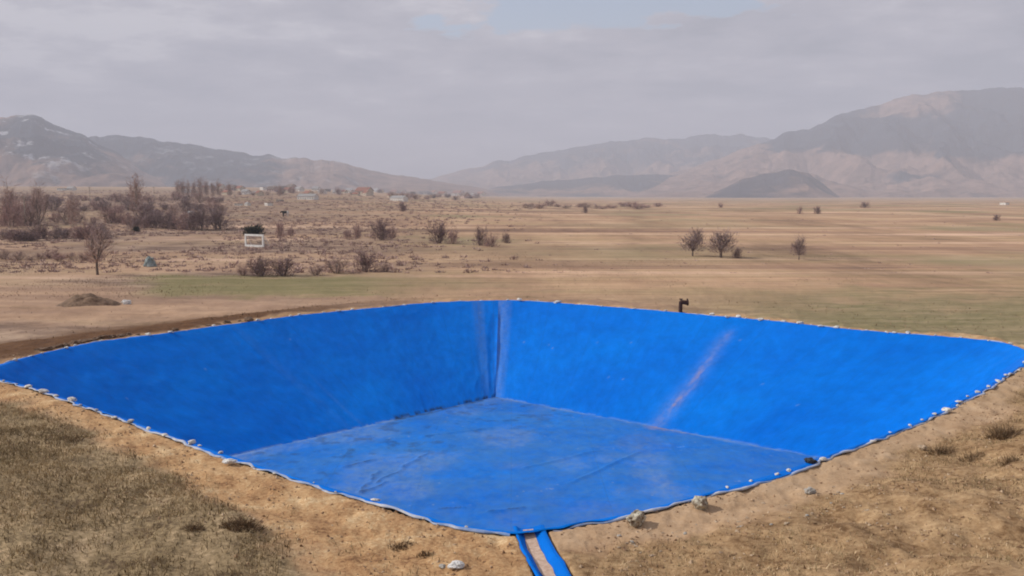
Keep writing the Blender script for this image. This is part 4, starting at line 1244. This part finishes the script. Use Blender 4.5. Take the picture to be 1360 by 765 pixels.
for _i in _k:
    x_, y_, z_, r_, px_ = float(_x[_i]), float(_y[_i]), float(_z[_i]), float(_r[_i]), float(_px[_i])
    w_ = R.uniform(0.5, 1.6) * (0.7 + r_ / 700); h_ = w_ * R.uniform(0.35, 0.7); t0 = R.gauss(0.5, 0.2)
    if px_ > 720: w_ *= 0.6; h_ *= 0.5; t0 += 0.15
    for k in range(20):
        a, q = R.uniform(0, 6.283), R.random() ** 0.6
        b_ = (x_ + math.cos(a) * q * w_ * 0.5, y_ + math.sin(a) * q * w_ * 0.5, z_ - 0.05)
        g.strip(b_, (math.cos(a) * q + R.gauss(0, .4), math.sin(a) * q + R.gauss(0, .4), 1), h_ * (1 - 0.5 * q * q) * R.uniform(0.5, 1.1), w_ * 0.11 * R.uniform(0.6, 1.5), min(1, max(0, R.gauss(t0, 0.18))), 0.3)
o = g.build('scrub', M['twig_grey'])
tag(o, 'low bare scrub dotted over the plain, thickest before the left mountain', 'scrub', kind='stuff')

# loose crumbs of soil on the bare ground
def crumbs(n):
    x = NR.uniform(-26, 30, n); y = NR.uniform(14, 43, n)
    px = 680 + F * x / y
    d = rim_sd(x, y)
    cl = fbm(x * 1.3, y * 1.3, 111, 4)
    k = (px > -60) & (px < 1420) & (d > 0.1) & (seg_dist(x, y, CH, closed=False) > 0.6) & (NR.uniform(0, 1, n) < 0.10 + 0.9 * sstep(0.45, 0.68, cl)) & ((px > 700) | (d < 4.5))
    x, y = x[k], y[k]; n = len(x)
    z = terrain(x, y)
    sz = 0.012 + 0.03 * NR.uniform(0, 1, n) ** 3 + 0.012 * NR.uniform(0, 1, n)
    base = np.array([(1, 0, 0), (0, 1, 0), (-1, 0, 0), (0, -1, 0), (0, 0, 1), (0, 0, -1)], float)
    V = np.stack([x, y, z], 1)[:, None, :] + base[None] * sz[:, None, None] * NR.uniform(0.6, 1.4, (n, 6, 1)) + NR.normal(0, 0.25, (n, 6, 3)) * sz[:, None, None]
    f = np.array([(0, 1, 4), (1, 2, 4), (2, 3, 4), (3, 0, 4), (1, 0, 5), (2, 1, 5), (3, 2, 5), (0, 3, 5)])
    Fs = (np.arange(n)[:, None, None] * 6 + f[None]).reshape(-1, 3)
    tn = np.repeat(np.clip(NR.normal(0.5, 0.25, n), 0, 1), 6)
    o = mesh_obj('soil_crumbs', V.reshape(-1, 3), Fs, M['crumb'], None, False, {'tone': tn})
    tag(o, 'loose crumbs of earth and grit on the bare soil around the near rims', 'soil', kind='stuff')
crumbs(60000)
# longer straw stems standing in the turf
blades('straw_stems', scatter(-26, 2, 12, 41, left_grass), 26000, 0.12, 0.34, 0.010, M['straw'], 'taller bleached straw stems standing in the near left grass', 'grass', (0.85, 0.15), 0.5)

# individual weed clumps in the foreground
def weed_clump(px_, py_, w, h, label, n, mat='weed'):
    p = ground_at(px_, py_)
    W, H = px_size(p, w), px_size(p, h)
    g = Geo()
    for k in range(n):
        a, rr = R.uniform(0, 6.283), (R.random() ** 0.7) * W / 2
        d = Vector((math.cos(a) * rr / W * 1.4 + R.gauss(0, .3), math.sin(a) * rr / W * 1.4 + R.gauss(0, .3), 1))
        x_, y_ = math.cos(a) * rr, math.sin(a) * rr * 0.6
        e_ = 1 - 0.75 * (rr / (W / 2)) ** 2
        d = d + Vector((R.gauss(0, .45), R.gauss(0, .45), 0))
        g.strip((x_, y_, T(p.x + x_, p.y + y_) - p.z - 0.02), d, H * e_ * R.uniform(0.2, 1.0), 0.013 * R.uniform(.6, 1.6), min(1, max(0, R.gauss(0.5, 0.28))), 0.45)
    o = g.build('weed_clump', M[mat]); o.location = p
    tag(o, label, 'weeds')
weed_clump(322, 700, 58, 26, 'dark dead weed clump at the soil edge on the near left slope', 700)
weed_clump(258, 703, 36, 15, 'smaller dark weed clump left of the one at the soil edge', 300)
weed_clump(531, 727, 36, 16, 'purplish dark weed clump on the bare soil near the white bag', 300)
weed_clump(565, 738, 28, 14, 'brown weed clump between the white bag and the purplish clump', 200)
weed_clump(1332, 580, 44, 40, 'tall dark dead weeds on the right bank at the photo edge', 420)
weed_clump(1250, 602, 40, 26, 'brown dead weeds on the upper right bank', 260)
weed_clump(1290, 610, 34, 22, 'short dead weeds between the two taller clumps of the right bank', 200)
weed_clump(1340, 615, 30, 22, 'low dead weeds below the tall dark ones on the right bank', 180)
weed_clump(95, 585, 40, 12, 'low dark weed clump near the top of the left slope', 200)
weed_clump(135, 648, 34, 9, 'flattened dark weed clump in the middle of the left slope', 160)

# ------------------------------------------------------------------ hills and mountains
def hills(name, ridge, dist, front, back, cover_fn, mat, seed, rough=0.22, nu=640, nv=150, base=-12, shape=1.0):
    ridge = np.array(ridge, float)
    x0, x1 = ridge[0, 0], ridge[-1, 0]
    px = np.linspace(x0, x1, nu)
    ry = np.interp(px, ridge[:, 0], ridge[:, 1])
    k = np.ones(9) / 9
    ry = np.convolve(np.pad(ry, 4, mode='edge'), k, mode='valid')
    ry = ry + (fbm(px * 0.05, px * 0, seed, 5) - 0.5) * 8 * np.clip((HOR - ry) / 40, 0, 1)
    az = np.arctan((px - 680) / F)
    t = np.concatenate([np.linspace(-1, 0, nv * 2 // 3, endpoint=False), np.linspace(0, 1, nv // 3)])
    AZ, TT = np.meshgrid(az, t, indexing='ij')
    RY = np.repeat(ry[:, None], len(t), 1)
    D = dist + np.where(TT < 0, TT * front, TT * back)
    h = (HOR - RY) / F * dist / np.cos(AZ) * np.cos(AZ) + EYE - base
    prof = np.where(TT < 0, np.clip(1 + TT, 0, 1) ** shape, np.clip(1 - TT, 0, 1) ** 0.8)
    X, Y = D * np.tan(AZ), D
    n = fbm(X * 0.0011, Y * 0.0011, seed + 5, 6)
    rid = 1 - np.abs(2 * fbm(X * 0.0026, Y * 0.0012, seed + 6, 6) - 1) * 2.4
    env = np.sin(np.pi * np.clip(prof, 0, 1)) ** 0.8
    Z = base + h * prof * (1 + 0 * n) + h * env * ((n - 0.5) * rough * 2.2 + (rid - 0.55) * rough * 1.25)
    Z = np.where((TT < 0) & (prof < 0.03), base - 5, Z)
    # never lift the slopes above the sight line of the ridge
    lim = EYE + (HOR - RY - 0.0) / F * D * 1.0 + 0.002 * D * 0
    Z = np.minimum(Z, np.where(TT <= 0, lim - (lim - base) * 0.02 * (-TT), Z))
    V = np.stack([X.ravel(), Y.ravel(), Z.ravel()], 1)
    PX = np.repeat(px[:, None], len(t), 1).ravel()
    PY = HOR - (Z.ravel() - EYE) / Y.ravel() * F
    cov = cover_fn(PX, PY)
    o = mesh_obj(name, V, grid_faces(nu, len(t)), mat, None, True, {'cover': cov})
    tag(o, kind='structure')
    return o
Z3 = lambda a, b=None: np.stack([a, b if b is not None else 0 * a, 0 * a], 1)

BARE, FOREST = (0.26, 0.165, 0.125), (0.036, 0.045, 0.060)
hills('mountain', [(-500, 200), (-250, 168), (-120, 160), (0, 158), (30, 154), (55, 156), (80, 165), (110, 178), (140, 193), (175, 214), (210, 236), (250, 262)], 4600, 1500, 2200,
      lambda x, y: Z3(0.78 - 0.75 * sstep(195, 225, y) - 0.25 * (1 - sstep(10, 60, x)) + 0.2 * sstep(60, 120, x), 1.0 * (1 - 0.6 * sstep(205, 230, y))), hill_mat('left_mountain_cover', BARE, FOREST, 0.75), 501, rough=0.2)
hills('hills', [(60, 262), (100, 190), (135, 181), (170, 182), (230, 189), (300, 201), (340, 207), (400, 210), (440, 213), (480, 222), (520, 232), (560, 238), (600, 243), (640, 250), (690, 264)], 5600, 1300, 2200,
      lambda x, y: Z3(0.85 - 0.9 * sstep(330, 420, x) * sstep(214, 222, y + 0.02 * x) - 0.2 * sstep(230, 250, y), 0.4 * sstep(120, 200, x) * (1 - sstep(470, 520, x))), hill_mat('left_hill_cover', BARE, FOREST, 0.6), 531, rough=0.16)
hills('mountain', [(500, 262), (560, 240), (600, 229), (640, 219), (700, 209), (760, 198), (820, 187), (870, 184), (900, 186), (940, 180), (1000, 182), (1040, 188), (1100, 200), (1200, 225), (1300, 262)], 9500, 2500, 2500,
      lambda x, y: Z3(0.75 - 0.5 * sstep(205, 235, y) + 0.1 * sstep(880, 960, x)), hill_mat('far_mountain_cover', BARE, FOREST), 561, rough=0.16)
hills('hills', [(600, 264), (660, 249), (720, 241), (780, 236), (830, 233), (880, 232), (920, 240), (960, 252), (1000, 264)], 6200, 900, 1500,
      lambda x, y: Z3(0.9 - 0.5 * sstep(240, 256, y)), hill_mat('middle_hill_cover', BARE, FOREST), 581, rough=0.18)
hills('mountain', [(820, 262), (880, 234), (940, 216), (1000, 193), (1040, 178), (1080, 168), (1120, 151), (1160, 142), (1200, 130), (1240, 124), (1300, 122), (1360, 121), (1440, 126), (1560, 140), (1750, 175), (1950, 225)], 6800, 2600, 3000,
      lambda x, y: Z3(np.clip(0.95 * sstep(985, 1040, x) * (1 - sstep(192, 214, y - 0.02 * (x - 1100))) + 0.1 - 0.75 * np.exp(-((x - 1205) / 75) ** 2) * (1 - sstep(150, 172, y - 0.02 * (x - 1200))) + 0.5 * np.exp(-((x - 1195) / 45) ** 2 - ((y - 237) / 9) ** 2), -0.2, 1)), hill_mat('right_mountain_cover', (0.27, 0.175, 0.14), (0.036, 0.045, 0.062)), 611, rough=0.15, shape=1.25)
hills('hills', [(925, 266), (955, 252), (985, 238), (1015, 230), (1045, 226), (1070, 230), (1088, 243), (1105, 256), (1120, 266)], 4300, 500, 700,
      lambda x, y: Z3(0.52 + 0.15 * sstep(1080, 1020, x)), hill_mat('dark_hill_cover', BARE, (0.050, 0.048, 0.062)), 641, rough=0.15)

# ------------------------------------------------------------------ haze
bm = bmesh.new(); bmesh.ops.create_cube(bm, size=1.0)
for v in bm.verts: v.co = Vector((v.co.x * 36000, v.co.y * 36000, -60 + (v.co.z + 0.5) * 1260))
me = bpy.data.meshes.new('haze'); bm.to_mesh(me); bm.free()
hz = link(bpy.data.objects.new('haze', me)); tag(hz, kind='stuff')
hm = bpy.data.materials.new('pale_haze'); hm.use_nodes = True
nt = hm.node_tree; nt.nodes.clear()
out = nt.nodes.new('ShaderNodeOutputMaterial'); pv = nt.nodes.new('ShaderNodeVolumePrincipled')
pv.inputs['Color'].default_value = (0.70, 0.745, 0.87, 1); pv.inputs['Density'].default_value = 1.8e-4
pv.inputs['Anisotropy'].default_value = 0.0
nt.links.new(pv.outputs[0], out.inputs['Volume'])
me.materials.append(hm)

# ------------------------------------------------------------------ sky and sun
SUN_EL, SUN_AZ = math.radians(35), math.radians(-81)     # azimuth from +Y towards +X
sun = bpy.data.lights.new('sun', 'SUN'); sun.energy = 5.0; sun.angle = math.radians(0.6); sun.color = (1.0, 0.95, 0.87)
so = link(bpy.data.objects.new('sun', sun))
sd = Vector((math.sin(SUN_AZ) * math.cos(SUN_EL), math.cos(SUN_AZ) * math.cos(SUN_EL), math.sin(SUN_EL)))
so.rotation_euler = sd.to_track_quat('Z', 'Y').to_euler()

w = bpy.data.worlds.new('World'); sc.world = w; w.use_nodes = True
nt = w.node_tree; nt.nodes.clear()
wo = nt.nodes.new('ShaderNodeOutputWorld'); bg = nt.nodes.new('ShaderNodeBackground')
bg.inputs['Strength'].default_value = 0.15
sky = nt.nodes.new('ShaderNodeTexSky'); sky.sky_type = 'NISHITA'; sky.sun_disc = False
sky.sun_elevation = SUN_EL; sky.sun_rotation = SUN_AZ
sky.air_density = 1.0; sky.dust_density = 1.5
tc = nt.nodes.new('ShaderNodeTexCoord')
sx = nt.nodes.new('ShaderNodeSeparateXYZ'); nt.links.new(tc.outputs['Generated'], sx.inputs[0])
den = math_node(nt, 'ADD', math_node(nt, 'MAXIMUM', sx.outputs[2], 0.0), 0.14)
cx = nt.nodes.new('ShaderNodeCombineXYZ')
nt.links.new(math_node(nt, 'DIVIDE', sx.outputs[0], den), cx.inputs[0]); nt.links.new(math_node(nt, 'DIVIDE', sx.outputs[1], den), cx.inputs[1])
cv = cx.outputs[0]
n1 = noise_node(nt, cv, 1.25, 9, 0.6)
n2 = noise_node(nt, mapping(nt, cv, (1.0, 1.1, 1), (0, 0, 0.5)), 2.0, 9, 0.62)
tone = math_node(nt, 'ADD', math_node(nt, 'MULTIPLY', n1, 0.6), math_node(nt, 'MULTIPLY', n2, 0.4))
tone = math_node(nt, 'SUBTRACT', tone, math_node(nt, 'ADD', math_node(nt, 'MULTIPLY', sx.outputs[0], 0.085), 0.006))
cc = ramp(nt, tone, [(0.40, (1.872, 2.028, 2.454)), (0.455, (2.600, 2.652, 3.120)), (0.50, (3.068, 3.047, 3.484)), (0.54, (3.640, 3.588, 4.004)), (0.58, (4.784, 4.680, 4.992))])
# the break in the cloud, a stretch of blue high in the middle
def gap(px_, py_, wx, wy):
    d = ray(px_, py_); d = d / np.linalg.norm(d)
    qx, qy = d[0] / (d[2] + 0.14), d[1] / (d[2] + 0.14)
    sc_ = nt.nodes.new('ShaderNodeSeparateXYZ'); nt.links.new(cv, sc_.inputs[0])
    a = math_node(nt, 'DIVIDE', math_node(nt, 'SUBTRACT', sc_.outputs[0], float(qx)), wx)
    b = math_node(nt, 'DIVIDE', math_node(nt, 'SUBTRACT', sc_.outputs[1], float(qy)), wy)
    return math_node(nt, 'SQRT', math_node(nt, 'ADD', math_node(nt, 'MULTIPLY', a, a), math_node(nt, 'MULTIPLY', b, b)))
g1 = gap(800, -16, 0.52, 0.46)
gd = math_node(nt, 'ADD', g1, math_node(nt, 'MULTIPLY', math_node(nt, 'SUBTRACT', n2, 0.5), 3.4))
cov = ramp(nt, gd, [(0.85, (0.0, 0.0, 0.0)), (1.2, (1, 1, 1))])
# bright fringe of the cloud round the break
fr = ramp(nt, gd, [(0.7, (0, 0, 0)), (1.05, (1, 1, 1)), (1.6, (0, 0, 0))])
cc = mixc(nt, math_node(nt, 'MULTIPLY', fr, 0.4), cc, (4.1, 4.05, 4.5))
mx = mixc(nt, cov, sky.outputs[0], cc)
nt.links.new(mx, bg.inputs['Color']); nt.links.new(bg.outputs[0], wo.inputs[0])

# ------------------------------------------------------------------ render settings
sc.view_settings.view_transform = 'Standard'; sc.view_settings.look = 'None'
sc.view_settings.exposure = 0.0; sc.view_settings.gamma = 1.0
sc.render.engine = 'CYCLES'
cy = sc.cycles
cy.use_denoising = True
cy.max_bounces = 6; cy.diffuse_bounces = 3; cy.glossy_bounces = 2; cy.volume_bounces = 1
cy.filter_width = 1.9
